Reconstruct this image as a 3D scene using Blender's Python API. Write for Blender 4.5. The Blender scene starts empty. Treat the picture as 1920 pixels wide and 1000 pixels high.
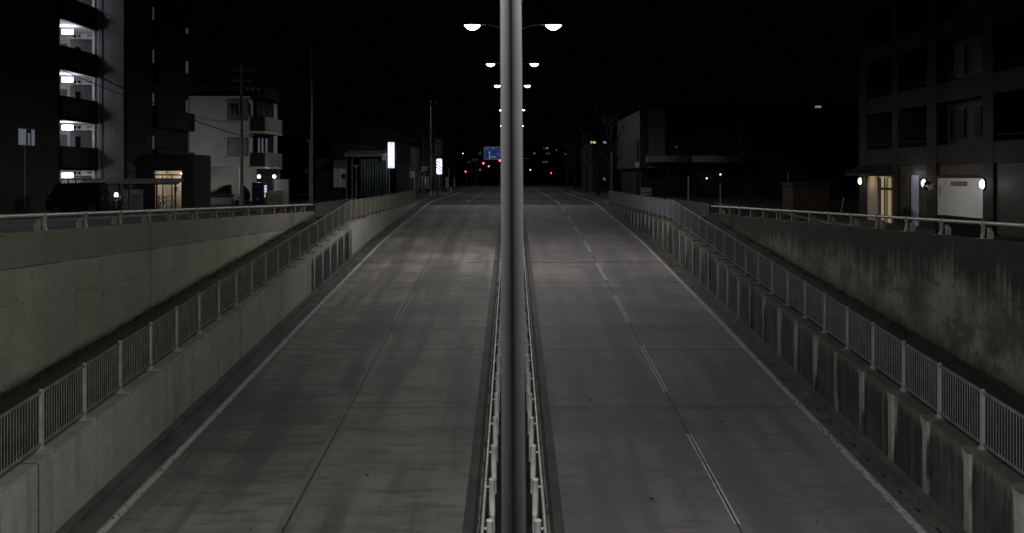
import bpy, bmesh, math, random
from mathutils import Vector, Matrix
random.seed(7)
R = math.radians
S = bpy.context.scene
COL = S.collection

# ------------------------------------------------------------------ camera
CZ = 2.45
cd = bpy.data.cameras.new("camera"); cam = bpy.data.objects.new("camera", cd); COL.objects.link(cam)
cam.location = (0, 0, CZ); cam.rotation_euler = (R(90), 0, 0)
cd.sensor_width = 36; cd.lens = 39; cd.shift_y = -171/1920
cd.clip_start = 0.1; cd.clip_end = 3000
cd.dof.use_dof = True; cd.dof.focus_distance = 28; cd.dof.aperture_fstop = 2.6
S.camera = cam
# ------------------------------------------------------------------ night sky
w = bpy.data.worlds.new("World"); S.world = w; w.use_nodes = True
nt = w.node_tree; bg = nt.nodes['Background']
sky = nt.nodes.new('ShaderNodeTexSky'); sky.sky_type = 'NISHITA'; sky.sun_disc = False
sky.sun_elevation = R(-9); sky.sun_rotation = R(200)
mx = nt.nodes.new('ShaderNodeMix'); mx.data_type = 'RGBA'; mx.blend_type = 'ADD'; mx.inputs[0].default_value = 1
nt.links.new(sky.outputs[0], mx.inputs[6]); mx.inputs[7].default_value = (0.010, 0.010, 0.013, 1)
nt.links.new(mx.outputs[2], bg.inputs[0]); bg.inputs[1].default_value = 0.05
S.view_settings.view_transform = 'Standard'; S.view_settings.look = 'None'
S.view_settings.exposure = 0; S.view_settings.gamma = 1

# ------------------------------------------------------------------ material helpers
def newmat(name, rough=0.8, metal=0.0):
    m = bpy.data.materials.new(name); m.use_nodes = True
    nt = m.node_tree; b = nt.nodes['Principled BSDF']
    b.inputs['Roughness'].default_value = rough; b.inputs['Metallic'].default_value = metal
    g = nt.nodes.new('ShaderNodeNewGeometry')
    return m, nt, b, g.outputs['Position']
def nz(nt, pos, sc=(1, 1, 1), scale=1.0, detail=5, rough=0.6):
    mp = nt.nodes.new('ShaderNodeMapping'); mp.inputs['Scale'].default_value = sc
    nt.links.new(pos, mp.inputs[0])
    n = nt.nodes.new('ShaderNodeTexNoise'); n.inputs['Scale'].default_value = scale
    n.inputs['Detail'].default_value = detail; n.inputs['Roughness'].default_value = rough
    nt.links.new(mp.outputs[0], n.inputs['Vector']); return n.outputs[0]
def mth(nt, op, a, b=None, c=None, clamp=False):
    n = nt.nodes.new('ShaderNodeMath'); n.operation = op; n.use_clamp = clamp
    for i, v in enumerate((a, b, c)):
        if v is None: continue
        if isinstance(v, (int, float)): n.inputs[i].default_value = v
        else: nt.links.new(v, n.inputs[i])
    return n.outputs[0]
def ss(nt, v, lo, hi, o0=0.0, o1=1.0):
    n = nt.nodes.new('ShaderNodeMapRange'); n.interpolation_type = 'SMOOTHSTEP'
    nt.links.new(v, n.inputs[0])
    for i, k in zip((1, 2, 3, 4), (lo, hi, o0, o1)): n.inputs[i].default_value = k
    return n.outputs[0]
def mix(nt, f, a, b):
    n = nt.nodes.new('ShaderNodeMix'); n.data_type = 'RGBA'
    if isinstance(f, (int, float)): n.inputs[0].default_value = f
    else: nt.links.new(f, n.inputs[0])
    for i, v in ((6, a), (7, b)):
        if isinstance(v, tuple): n.inputs[i].default_value = (v[0], v[1], v[2], 1)
        else: nt.links.new(v, n.inputs[i])
    return n.outputs[2]
def sep(nt, pos):
    s = nt.nodes.new('ShaderNodeSeparateXYZ'); nt.links.new(pos, s.inputs[0]); return s.outputs
def bump(nt, b, h, strength=0.3, dist=0.02):
    n = nt.nodes.new('ShaderNodeBump'); n.inputs['Strength'].default_value = strength
    n.inputs['Distance'].default_value = dist
    nt.links.new(h, n.inputs['Height']); nt.links.new(n.outputs[0], b.inputs['Normal'])
def setcol(nt, b, c): nt.links.new(c, b.inputs['Base Color'])
def periodic(nt, v, off, per):
    """distance from v to the nearest off + k*per"""
    a = mth(nt, 'ADD', v, -off + per*50.5)
    a = mth(nt, 'MODULO', a, per)
    return mth(nt, 'ABSOLUTE', mth(nt, 'SUBTRACT', a, per/2))
def plain(name, col, rough=0.7, metal=0.0, var=0.25, scale=1.5, sc=(1, 1, 1), bmp=0.0):
    m, nt, b, pos = newmat(name, rough, metal)
    f = ss(nt, nz(nt, pos, sc, scale), 0.3, 0.7)
    lo = tuple(c*(1-var) for c in col); hi = tuple(min(1, c*(1+var)) for c in col)
    setcol(nt, b, mix(nt, f, lo, hi))
    if bmp: bump(nt, b, nz(nt, pos, (1, 1, 1), 30), bmp, 0.01)
    return m
def emit(name, col, strength):
    m, nt, b, pos = newmat(name, 0.4)
    b.inputs['Base Color'].default_value = (*[min(1, c)*0.6 for c in col], 1)
    b.inputs['Emission Color'].default_value = (*col, 1); b.inputs['Emission Strength'].default_value = strength
    return m

# ------------------------------------------------------------------ road profile
PR = [(-14, -6.15), (0, -5.26), (20, -4.0), (31, -3.31), (40, -2.72), (54, -1.88), (63, -1.36), (75, -0.88), (85, -0.54),
      (96, -0.10), (101, 0.0), (130, 0.0), (600, 0.0)]
def zr(y):
    if y >= 101: return 0.0
    P = PR
    for i in range(len(P)-1):
        if P[i][0] <= y <= P[i+1][0]:
            x0, y0 = P[i]; x1, y1 = P[i+1]
            m0 = (y1-P[i-1][1])/(x1-P[i-1][0]) if i > 0 else (y1-y0)/(x1-x0)
            m1 = (P[i+2][1]-y0)/(P[i+2][0]-x0)
            if x1 >= 101: m1 = 0
            h = x1-x0; t = (y-x0)/h
            return (2*t**3-3*t*t+1)*y0+(t**3-2*t*t+t)*h*m0+(-2*t**3+3*t*t)*y1+(t**3-t*t)*h*m1
    return P[0][1]
def zp(y): return 0.02 if y >= 57.8 else 0.02-(57.8-y)*0.0668          # raised footpath beside the road
def ztL(y): return max(0.14, 1.2-0.0195*(y-23.4))                      # top of the left outer wall
def ztR(y): return max(0.10, 0.97-0.0166*(y-25.8))
def gL(y): return max(0.0, ztL(y)-0.14)
def gR(y): return max(-0.22, ztR(y)-0.9) if y < 62 else -0.22+min(1, (y-62)/12)*0.22

# ------------------------------------------------------------------ materials
def road_mat():
    m, nt, b, pos = newmat("worn_concrete_paving", 0.75)
    X, Y, Z = sep(nt, pos)
    br = nz(nt, pos, (0.55, 5, 1), 1.3, 8, 0.72)              # broomed finish across the lanes
    scr = nz(nt, pos, (0.8, 2.6, 1), 1.0, 7, 0.72)
    bl = nz(nt, pos, (0.22, 0.16, 1), 1.0, 4, 0.55)            # cloudy patches
    tr = nz(nt, pos, (0.9, 0.02, 1), 1.4, 3, 0.5)             # tyre tracks along the lanes
    c = mix(nt, ss(nt, bl, 0.35, 0.66), (0.125, 0.118, 0.108), (0.36, 0.343, 0.315))
    c = mix(nt, ss(nt, nz(nt, pos, (0.10, 0.42, 1), 1.0, 5, 0.6), 0.44, 0.62, 0, 0.55), c, (0.40, 0.382, 0.35))
    c = mix(nt, ss(nt, nz(nt, pos, (0.13, 0.5, 1), 0.8, 5, 0.65), 0.52, 0.68, 0, 0.6), c, (0.10, 0.095, 0.09))
    c = mix(nt, ss(nt, br, 0.45, 0.68, 0, 0.6), c, (0.33, 0.312, 0.28))
    c = mix(nt, ss(nt, nz(nt, pos, (0.25, 1.1, 1), 1.0, 8, 0.75), 0.50, 0.62, 0, 0.45), c, (0.36, 0.34, 0.31))
    c = mix(nt, ss(nt, scr, 0.50, 0.62, 0, 0.6), c, (0.10, 0.094, 0.088))
    c = mix(nt, ss(nt, nz(nt, pos, (1, 1, 1), 22, 5, 0.8), 0.35, 0.75, 0, 0.35), c, (0.10, 0.095, 0.088))
    c = mix(nt, ss(nt, tr, 0.42, 0.64, 0, 0.72), c, (0.105, 0.098, 0.094))
    # pale band beside the median strip and darker wheel paths
    ax = mth(nt, 'ABSOLUTE', X)
    wp = mth(nt, 'ABSOLUTE', mth(nt, 'SUBTRACT', periodic(nt, ax, 4.15, 3.2), 0.75))
    c = mix(nt, mth(nt, 'MULTIPLY', ss(nt, wp, 0.0, 0.55, 0.34, 0.0), ss(nt, nz(nt, pos, (0.5, 0.1, 1), 1), 0.3, 0.6)), c, (0.10, 0.095, 0.092))
    c = mix(nt, mth(nt, 'MULTIPLY', ss(nt, X, -0.5, 0.5), 0.42), c, (0.195, 0.182, 0.202))
    sp = nz(nt, pos, (3, 9, 1), 2.2, 2, 0.5)
    c = mix(nt, ss(nt, sp, 0.70, 0.74, 0, 0.6), c, (0.42, 0.40, 0.36))
    dsp = nz(nt, pos, (2.2, 3.6, 1), 2.6, 2, 0.5)
    c = mix(nt, ss(nt, dsp, 0.715, 0.75, 0, 0.8), c, (0.06, 0.057, 0.05))
    j1 = ss(nt, periodic(nt, Y, 28.3, 10.0), 0.012, 0.028, 1, 0)
    j2 = ss(nt, mth(nt, 'ABSOLUTE', mth(nt, 'SUBTRACT', ax, 4.15)), 0.010, 0.022, 1, 0)
    j2 = mth(nt, 'MULTIPLY', j2, ss(nt, Y, 60, 75, 1, 0.25))
    j3 = mth(nt, 'MULTIPLY', ss(nt, mth(nt, 'ABSOLUTE', mth(nt, 'SUBTRACT', Y, 35.0)), 0.05, 0.20, 1, 0), 0.35)
    wob = mth(nt, 'ADD', Y, mth(nt, 'MULTIPLY', nz(nt, pos, (0.5, 0.01, 1), 2, 3), 1.6))
    crack = mth(nt, 'MULTIPLY', ss(nt, periodic(nt, wob, 24.0, 23.0), 0.006, 0.02, 0.7, 0), ss(nt, nz(nt, pos, (0.3, 0.1, 1), 1), 0.5, 0.6))
    j = mth(nt, 'MAXIMUM', mth(nt, 'MAXIMUM', mth(nt, 'MAXIMUM', j1, j2), j3), crack)
    halo = mth(nt, 'MULTIPLY', ss(nt, periodic(nt, Y, 28.3, 10.0), 0.0, 0.45, 0.3, 0), 1)
    c = mix(nt, halo, c, (0.12, 0.112, 0.10))
    c = mix(nt, j, c, (0.025, 0.022, 0.02))
    setcol(nt, b, c)
    bump(nt, b, br, 0.25, 0.01)
    return m
def paint_mat(name, amt, base=(0.20, 0.19, 0.17), col=(0.62, 0.62, 0.60)):
    m, nt, b, pos = newmat(name, 0.65)
    n = nz(nt, pos, (4, 1.6, 1), 3.0, 8, 0.8)
    n2 = nz(nt, pos, (0.3, 0.25, 1), 1.0, 3, 0.5)
    f = ss(nt, mth(nt, 'ADD', mth(nt, 'MULTIPLY', n, 0.82), mth(nt, 'MULTIPLY', n2, 0.18)), amt-0.03, amt+0.03)
    setcol(nt, b, mix(nt, f, base, col)); return m
def wall_mat(name, side, kind):
    m, nt, b, pos = newmat(name, 0.85)
    X, Y, Z = sep(nt, pos)
    if kind == 'inner':      # depth below the coping
        top = mth(nt, 'MINIMUM', mth(nt, 'MULTIPLY', mth(nt, 'SUBTRACT', Y, 57.8), 0.0668), 0.0)
    else:
        top = mth(nt, 'ADD', mth(nt, 'MULTIPLY', Y, -0.0195 if side < 0 else -0.0166), 1.656 if side < 0 else 1.398)
    d = mth(nt, 'SUBTRACT', top, Z)
    st = nz(nt, pos, (1, 2.2, 0.13), 1.6, 6, 0.65)           # drip streaks
    cl = nz(nt, pos, (1, 0.5, 0.6), 0.9, 6, 0.65)
    fine = nz(nt, pos, (1, 1, 1), 9, 8, 0.7)
    if kind == 'inner' and side < 0:
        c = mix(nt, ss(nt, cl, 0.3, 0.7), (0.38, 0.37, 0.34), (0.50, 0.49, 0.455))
        c = mix(nt, ss(nt, st, 0.50, 0.72, 0, 0.6), c, (0.19, 0.185, 0.165))
        pd = periodic(nt, Y, 19.8, 2.0)
        wv = mth(nt, 'MULTIPLY', ss(nt, d, 0.0, 1.7, 0.17, 0.05), 1.0)
        lt = ss(nt, mth(nt, 'SUBTRACT', pd, wv), -0.04, 0.04, 1, 0)
        c = mix(nt, ss(nt, d, -0.045, -0.035, 0.55, 0), c, (0.14, 0.13, 0.11))
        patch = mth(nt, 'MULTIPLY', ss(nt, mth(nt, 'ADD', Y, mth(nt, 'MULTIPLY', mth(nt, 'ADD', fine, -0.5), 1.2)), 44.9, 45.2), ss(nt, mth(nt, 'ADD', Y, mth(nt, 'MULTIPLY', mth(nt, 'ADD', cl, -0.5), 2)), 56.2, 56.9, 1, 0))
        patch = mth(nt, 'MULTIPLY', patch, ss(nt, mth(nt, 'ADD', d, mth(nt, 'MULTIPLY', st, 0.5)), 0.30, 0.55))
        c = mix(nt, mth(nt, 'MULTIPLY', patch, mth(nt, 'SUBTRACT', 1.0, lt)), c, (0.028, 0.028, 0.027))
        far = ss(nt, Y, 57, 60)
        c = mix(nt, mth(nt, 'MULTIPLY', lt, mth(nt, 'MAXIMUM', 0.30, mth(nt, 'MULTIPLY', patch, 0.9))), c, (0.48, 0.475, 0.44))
    elif kind == 'inner':
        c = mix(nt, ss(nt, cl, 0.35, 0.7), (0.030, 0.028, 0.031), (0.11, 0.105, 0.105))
        c = mix(nt, ss(nt, st, 0.52, 0.70, 0, 0.6), c, (0.24, 0.235, 0.215))
        c = mix(nt, ss(nt, nz(nt, pos, (1, 4, 0.25), 2.0, 7, 0.7), 0.5, 0.66, 0, 0.75), c, (0.022, 0.021, 0.022))
        pd = periodic(nt, Y, 19.8, 2.0)
        n3 = nz(nt, pos, (1, 6, 0.45), 1.5, 7, 0.75)
        n4 = nz(nt, pos, (1, 0.55, 0.02), 1.0, 2, 0.5)       # each drip has its own length
        ln = ss(nt, n4, 0.3, 0.7, 1.2, 5.0)
        wd = ss(nt, nz(nt, pos, (1, 0.8, 0.03), 1.3, 2, 0.5), 0.3, 0.7, 0.14, 0.36)
        wv = mth(nt, 'MULTIPLY', mth(nt, 'SUBTRACT', 1.0, mth(nt, 'POWER', mth(nt, 'MAXIMUM', mth(nt, 'DIVIDE', d, ln), 0.0), 0.6)), wd)
        wv = mth(nt, 'ADD', wv, ss(nt, nz(nt, pos, (1, 0.35, 0.3), 1.7, 2, 0.5), 0.4, 0.6, -0.03, 0.08))
        wv = mth(nt, 'ADD', wv, mth(nt, 'MULTIPLY', mth(nt, 'ADD', n3, -0.5), 0.42))
        lt = ss(nt, mth(nt, 'SUBTRACT', pd, wv), -0.05, 0.05, 1, 0)
        lt = mth(nt, 'MULTIPLY', lt, ss(nt, mth(nt, 'ADD', d, mth(nt, 'MULTIPLY', cl, 1.0)), 0.6, 2.8, 1.0, 0.35))
        c = mix(nt, mth(nt, 'MULTIPLY', lt, 0.92), c, (0.48, 0.465, 0.415))
        lip = ss(nt, mth(nt, 'ADD', d, mth(nt, 'MULTIPLY', mth(nt, 'ADD', n3, -0.5), 0.9)), 0.02, 0.20, 0.45, 0)
        c = mix(nt, lip, c, (0.25, 0.24, 0.205))
        c = mix(nt, ss(nt, d, -0.045, -0.035, 0.75, 0), c, (0.05, 0.047, 0.04))
    elif side < 0:
        c = mix(nt, ss(nt, cl, 0.3, 0.7), (0.31, 0.318, 0.225), (0.425, 0.425, 0.32))  # base tone holds a mossy tint and the greenish light on this wall
        # big formwork panels of slightly different tone
        pn = nz(nt, pos, (1, 0.9, 0.0), 0.6, 1, 0.4)
        c = mix(nt, ss(nt, pn, 0.42, 0.58, 0, 0.45), c, (0.33, 0.325, 0.285))
        up = ss(nt, mth(nt, 'ADD', d, mth(nt, 'MULTIPLY', fine, 0.02)), 0.755, 0.775, 1, 0)
        c = mix(nt, mth(nt, 'MULTIPLY', up, 0.6), c, (0.15, 0.138, 0.115))
        c = mix(nt, ss(nt, st, 0.55, 0.8, 0, 0.4), c, (0.18, 0.175, 0.13))
        ln = mth(nt, 'MULTIPLY', ss(nt, mth(nt, 'ABSOLUTE', mth(nt, 'SUBTRACT', mth(nt, 'ADD', d, mth(nt, 'MULTIPLY', fine, 0.02)), 0.775)), 0.006, 0.022, 1, 0), ss(nt, nz(nt, pos, (1, 0.7, 1), 1, 4), 0.42, 0.5, 0.3, 1.0))
        l2 = mth(nt, 'MULTIPLY', ss(nt, mth(nt, 'ABSOLUTE', mth(nt, 'SUBTRACT', d, 1.55)), 0.004, 0.016, 0.6, 0), ss(nt, nz(nt, pos, (1, 0.5, 1), 1, 4), 0.5, 0.55))
        l3 = ss(nt, periodic(nt, Y, 24.0, 1.8), 0.004, 0.02, 0.35, 0)
        c = mix(nt, mth(nt, 'MAXIMUM', mth(nt, 'MAXIMUM', ln, l2), l3), c, (0.045, 0.042, 0.035))
        bh = nz(nt, pos, (1, 1, 1), 5, 2, 0.4)
        c = mix(nt, ss(nt, bh, 0.70, 0.74, 0, 0.7), c, (0.09, 0.085, 0.07))
        ft = mth(nt, 'SUBTRACT', mth(nt, 'MULTIPLY', mth(nt, 'SUBTRACT', Y, 57.8), 0.0668), Z)   # moss at the foot
        ft = mth(nt, 'ADD', ft, mth(nt, 'MULTIPLY', mth(nt, 'ADD', cl, -0.5), 0.45))
        c = mix(nt, ss(nt, ft, -0.28, 0.0, 0, 0.9), c, (0.03, 0.034, 0.018))
    else:
        c = mix(nt, ss(nt, cl, 0.33, 0.68), (0.13, 0.128, 0.108), (0.42, 0.41, 0.345))
        c = mix(nt, ss(nt, nz(nt, pos, (1, 0.5, 0.8), 1.3, 7, 0.75), 0.46, 0.60, 0, 0.75), c, (0.07, 0.068, 0.058))
        st2 = nz(nt, pos, (1, 3.0, 0.05), 1.3, 5, 0.65)
        dd = mth(nt, 'ADD', d, mth(nt, 'MULTIPLY', mth(nt, 'ADD', st2, -0.5), -2.4))
        dd = mth(nt, 'ADD', dd, mth(nt, 'MULTIPLY', mth(nt, 'ADD', nz(nt, pos, (1, 0.35, 0.0), 1.0, 3), -0.5), -2.0))
        dk = ss(nt, dd, 0.5, 1.55, 1, 0)
        c = mix(nt, ss(nt, st, 0.5, 0.75, 0, 0.5), c, (0.10, 0.098, 0.08))
        c = mix(nt, mth(nt, 'MULTIPLY', dk, 0.95), c, (0.012, 0.012, 0.009))
        w2 = mth(nt, 'MULTIPLY', ss(nt, nz(nt, pos, (1, 9, 0.4), 1.4, 2), 0.72, 0.76), 0.5)
        c = mix(nt, w2, c, (0.34, 0.34, 0.30))
        ft = mth(nt, 'SUBTRACT', mth(nt, 'MULTIPLY', mth(nt, 'SUBTRACT', Y, 57.8), 0.0668), Z)
        ft = mth(nt, 'ADD', ft, mth(nt, 'MULTIPLY', mth(nt, 'ADD', cl, -0.5), 1.8))
        c = mix(nt, ss(nt, ft, -0.55, 0.1, 0, 0.9), c, (0.035, 0.036, 0.024))
    jn = ss(nt, periodic(nt, Y, 33.3, 14.2), 0.012, 0.035, 1, 0)
    c = mix(nt, jn, c, (0.03, 0.028, 0.022))
    c = mix(nt, ss(nt, fine, 0.3, 0.75, 0, 0.3), c, (0.08, 0.08, 0.07) if side < 0 else (0.014, 0.014, 0.012))
    setcol(nt, b, c); bump(nt, b, fine, 0.3, 0.01)
    return m
def asphalt_mat(name, base=(0.055, 0.056, 0.06)):
    m, nt, b, pos = newmat(name, 0.8)
    f = ss(nt, nz(nt, pos, (0.03, 0.16, 1), 0.55, 4, 0.7), 0.40, 0.60)     # lamp-lit and dim bands painted across the asphalt colour
    c = mix(nt, f, tuple(x*0.30 for x in base), tuple(x*1.7 for x in base))
    c = mix(nt, ss(nt, sep(nt, pos)[1], 103.0, 106.0, 0.7, 0), c, tuple(x*0.25 for x in base)) if 'street' in name else c  # dim band past the crest, painted into the colour too
    c = mix(nt, ss(nt, nz(nt, pos, (1, 1, 1), 12, 6), 0.35, 0.7, 0, 0.35), c, tuple(x*1.9 for x in base))
    setcol(nt, b, c); bump(nt, b, nz(nt, pos, (1, 1, 1), 60, 3), 0.3, 0.01)
    return m
def brick_mat(name, c1, c2, mortar, sx, sy, axis='X', fac=1.0):
    m, nt, b, pos = newmat(name, 0.6)
    X, Y, Z = sep(nt, pos)
    cb = nt.nodes.new('ShaderNodeCombineXYZ')
    nt.links.new(X if axis == 'X' else Y, cb.inputs[0]); nt.links.new(Z, cb.inputs[1])
    t = nt.nodes.new('ShaderNodeTexBrick'); nt.links.new(cb.outputs[0], t.inputs[0])
    t.inputs['Color1'].default_value = (*c1, 1); t.inputs['Color2'].default_value = (*c2, 1)
    t.inputs['Mortar'].default_value = (*mortar, 1); t.inputs['Scale'].default_value = 1
    t.inputs['Brick Width'].default_value = sx; t.inputs['Row Height'].default_value = sy
    t.inputs['Mortar Size'].default_value = 0.008
    c = mix(nt, ss(nt, nz(nt, pos, (1, 1, 1), 0.9), 0.3, 0.7, 0, 0.5), t.outputs[0], mortar)
    setcol(nt, b, c); bump(nt, b, t.outputs[1], -0.4, 0.01)
    return m

M = {}
M['road'] = road_mat()
M['gutter'] = plain("gutter_concrete", (0.085, 0.078, 0.072), 0.8, 0, 0.35, 2.0, (1, 0.4, 1), 0.3)
M['kerb'] = plain("kerb_concrete", (0.15, 0.145, 0.135), 0.85, 0, 0.4, 3.0, (1, 0.6, 1), 0.3)
M['asphalt'] = asphalt_mat("street_asphalt", (0.026, 0.027, 0.029))
M['path'] = asphalt_mat("footpath_asphalt", (0.018, 0.017, 0.015))
M['ground'] = asphalt_mat("ground_asphalt", (0.018, 0.018, 0.018))
M['soil'] = plain("median_soil", (0.010, 0.009, 0.008), 0.95, 0, 0.7, 6, (1, 1, 1), 0.8)
M['moss'] = plain("moss", (0.012, 0.015, 0.007), 1.0, 0, 0.6, 9, (1, 1, 1), 0.8)
M['edge'] = paint_mat("worn_edge_paint", 0.455, (0.13, 0.125, 0.115), (0.48, 0.48, 0.47))
M['dash'] = paint_mat("worn_lane_paint", 0.45)
M['faint'] = paint_mat("almost_gone_lane_paint", 0.62, (0.22, 0.21, 0.19), (0.30, 0.29, 0.265))
M['farpaint'] = paint_mat("street_paint", 0.38, (0.07, 0.07, 0.07), (0.5, 0.5, 0.5))
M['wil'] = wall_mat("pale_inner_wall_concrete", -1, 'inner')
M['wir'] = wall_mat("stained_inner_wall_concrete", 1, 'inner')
M['wol'] = wall_mat("green_tinged_outer_wall_concrete", -1, 'outer')
M['wor'] = wall_mat("blackened_outer_wall_concrete", 1, 'outer')
M['galvL'] = plain("brown_grey_fence_metal", (0.24, 0.225, 0.19), 0.55, 0.3, 0.25, 3)
M['galvR'] = plain("blue_grey_fence_metal", (0.225, 0.235, 0.26), 0.5, 0.3, 0.2, 3)
M['fpostL'] = plain("fence_post_metal", (0.38, 0.37, 0.335), 0.5, 0.1, 0.2, 3)
M['fpostR'] = plain("blue_grey_post_metal", (0.33, 0.34, 0.37), 0.5, 0.1, 0.2, 3)
M['galvD'] = plain("dull_fence_metal", (0.13, 0.13, 0.125), 0.6, 0.1, 0.25, 3)
M['rail'] = plain("guard_pipe_paint", (0.52, 0.51, 0.45), 0.4, 0.1, 0.15, 4)
M['railpost'] = plain("guard_post_paint", (0.33, 0.32, 0.28), 0.55, 0.1, 0.3, 5)
M['wpost'] = plain("median_post_paint", (0.78, 0.79, 0.78), 0.5, 0.0, 0.15, 5)
M['pole'] = plain("lamp_pole_metal", (0.16, 0.15, 0.16), 0.8, 0.0, 0.08, 1.5)
M['dark'] = plain("dark_paint", (0.02, 0.02, 0.022), 0.5, 0, 0.3, 2)
M['black'] = plain("black_frame", (0.012, 0.012, 0.013), 0.4, 0, 0.2, 2)
M['white'] = plain("off_white_render", (0.72, 0.71, 0.69), 0.8, 0, 0.08, 0.5)
M['dwall'] = plain("dark_render", (0.026, 0.025, 0.025), 0.8, 0, 0.3, 0.6)
M['dwall2'] = plain("dark_brown_render", (0.011, 0.010, 0.0095), 0.8, 0, 0.3, 0.6)
M['grey'] = plain("grey_metal_sheet", (0.25, 0.25, 0.25), 0.5, 0.2, 0.2, 2)
M['utility'] = plain("utility_pole_concrete", (0.28, 0.27, 0.255), 0.8, 0, 0.3, 3)
M['tilebrick'] = brick_mat("mauve_brick_tile", (0.10, 0.09, 0.092), (0.145, 0.128, 0.13), (0.075, 0.07, 0.07), 0.22, 0.075)
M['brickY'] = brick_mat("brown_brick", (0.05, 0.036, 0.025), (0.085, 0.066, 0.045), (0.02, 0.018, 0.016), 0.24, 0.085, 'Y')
M['brickD'] = brick_mat("shaded_brown_brick_course", (0.022, 0.017, 0.013), (0.037, 0.029, 0.021), (0.010, 0.009, 0.008), 0.24, 0.085, 'Y')  # brown brick darkened to dim the upper infill
M['gframe'] = plain("grey_concrete_frame", (0.021, 0.019, 0.0185), 0.85, 0, 0.25, 0.8)
M['glass'] = plain("dark_glass", (0.008, 0.009, 0.01), 0.4, 0, 0.1, 1)
M['frost'] = plain("frosted_glass", (0.25, 0.27, 0.27), 0.35, 0, 0.15, 1.2)
M['cable'] = plain("black_cable", (0.01, 0.01, 0.01), 0.7, 0, 0.1, 1)
M['bark'] = plain("pale_bark", (0.17, 0.16, 0.15), 0.9, 0, 0.4, 6, (1, 1, 0.3), 0.5)
M['darkbark'] = plain("dimmed_bark", (0.028, 0.026, 0.024), 0.95, 0, 0.4, 6, (1, 1, 0.3), 0.5)  # bark darkened so the dimly lit trees barely show
M['rubber'] = plain("tyre_rubber", (0.01, 0.01, 0.01), 0.8, 0, 0.1, 1)
M['carblack'] = plain("black_car_paint", (0.008, 0.008, 0.009), 0.18, 0, 0.1, 1)
M['chrome'] = plain("bright_metal", (0.5, 0.5, 0.5), 0.2, 1, 0.05, 1)
M['warmwall'] = plain("beige_interior", (0.52, 0.46, 0.37), 0.8, 0, 0.06, 0.6)
M['signblue'] = plain("sign_blue", (0.02, 0.05, 0.25), 0.5, 0, 0.05, 1)
M['signred'] = plain("sign_red", (0.16, 0.01, 0.01), 0.5, 0, 0.1, 1)
M['signwhite'] = plain("sign_white", (0.6, 0.6, 0.58), 0.5, 0, 0.05, 1)
M['ink'] = plain("sign_ink", (0.02, 0.02, 0.05), 0.6, 0, 0.1, 1)
M['tarp'] = plain("blue_grey_tarpaulin", (0.13, 0.16, 0.175), 0.6, 0, 0.2, 1.5)
M['vend'] = plain("dark_blue_enamel", (0.006, 0.007, 0.05), 0.35, 0, 0.1, 1)
M['yellow'] = plain("yellow_band", (0.4, 0.3, 0.02), 0.6, 0, 0.1, 1)
M['brownbox'] = plain("brown_corrugated_sheet", (0.06, 0.04, 0.03), 0.7, 0.1, 0.25, 2)
E = {}
M['glass'].node_tree.nodes['Principled BSDF'].inputs['Specular IOR Level'].default_value = 0.08
E['lamp'] = emit("street_lamp_glow", (0.93, 1.0, 0.97), 26)
E['tube'] = emit("violet_white_tube", (0.80, 0.74, 1.0), 7)
E['sign'] = emit("backlit_white_panel", (0.72, 0.76, 1.0), 1.25)
E['sign2'] = emit("backlit_pale_pillar", (0.80, 0.78, 1.0), 1.5)
E['globe'] = emit("white_globe", (0.95, 0.95, 1.0), 4)
E['warm'] = emit("warm_globe", (1.0, 0.72, 0.5), 3.2)
E['red'] = emit("red_signal_lens", (1.0, 0.06, 0.12), 9)
E['redcore'] = emit("red_signal_core", (1.0, 0.10, 0.17), 6)
E['green'] = emit("green_signal_lens", (0.25, 0.9, 0.9), 6)
E['winw'] = emit("white_lit_window", (0.55, 0.58, 0.62), 0.35)
E['winy'] = emit("warm_lit_window", (1.0, 0.66, 0.28), 0.8)
E['blind'] = emit("lit_blind", (0.50, 0.55, 0.68), 0.13)
E['dim'] = emit("dimly_lit_glass", (0.50, 0.52, 0.55), 0.06)
E['curtain'] = emit("lit_curtain", (0.85, 0.68, 0.38), 0.24)
E['vendw'] = emit("lit_drink_shelf", (0.8, 0.85, 0.9), 0.55)
E['dot'] = emit("tiny_distant_lamp", (0.9, 0.95, 1.0), 3)
E['frosty'] = emit("frosted_panel_lit_from_behind", (0.42, 0.46, 0.5), 0.16)

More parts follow.
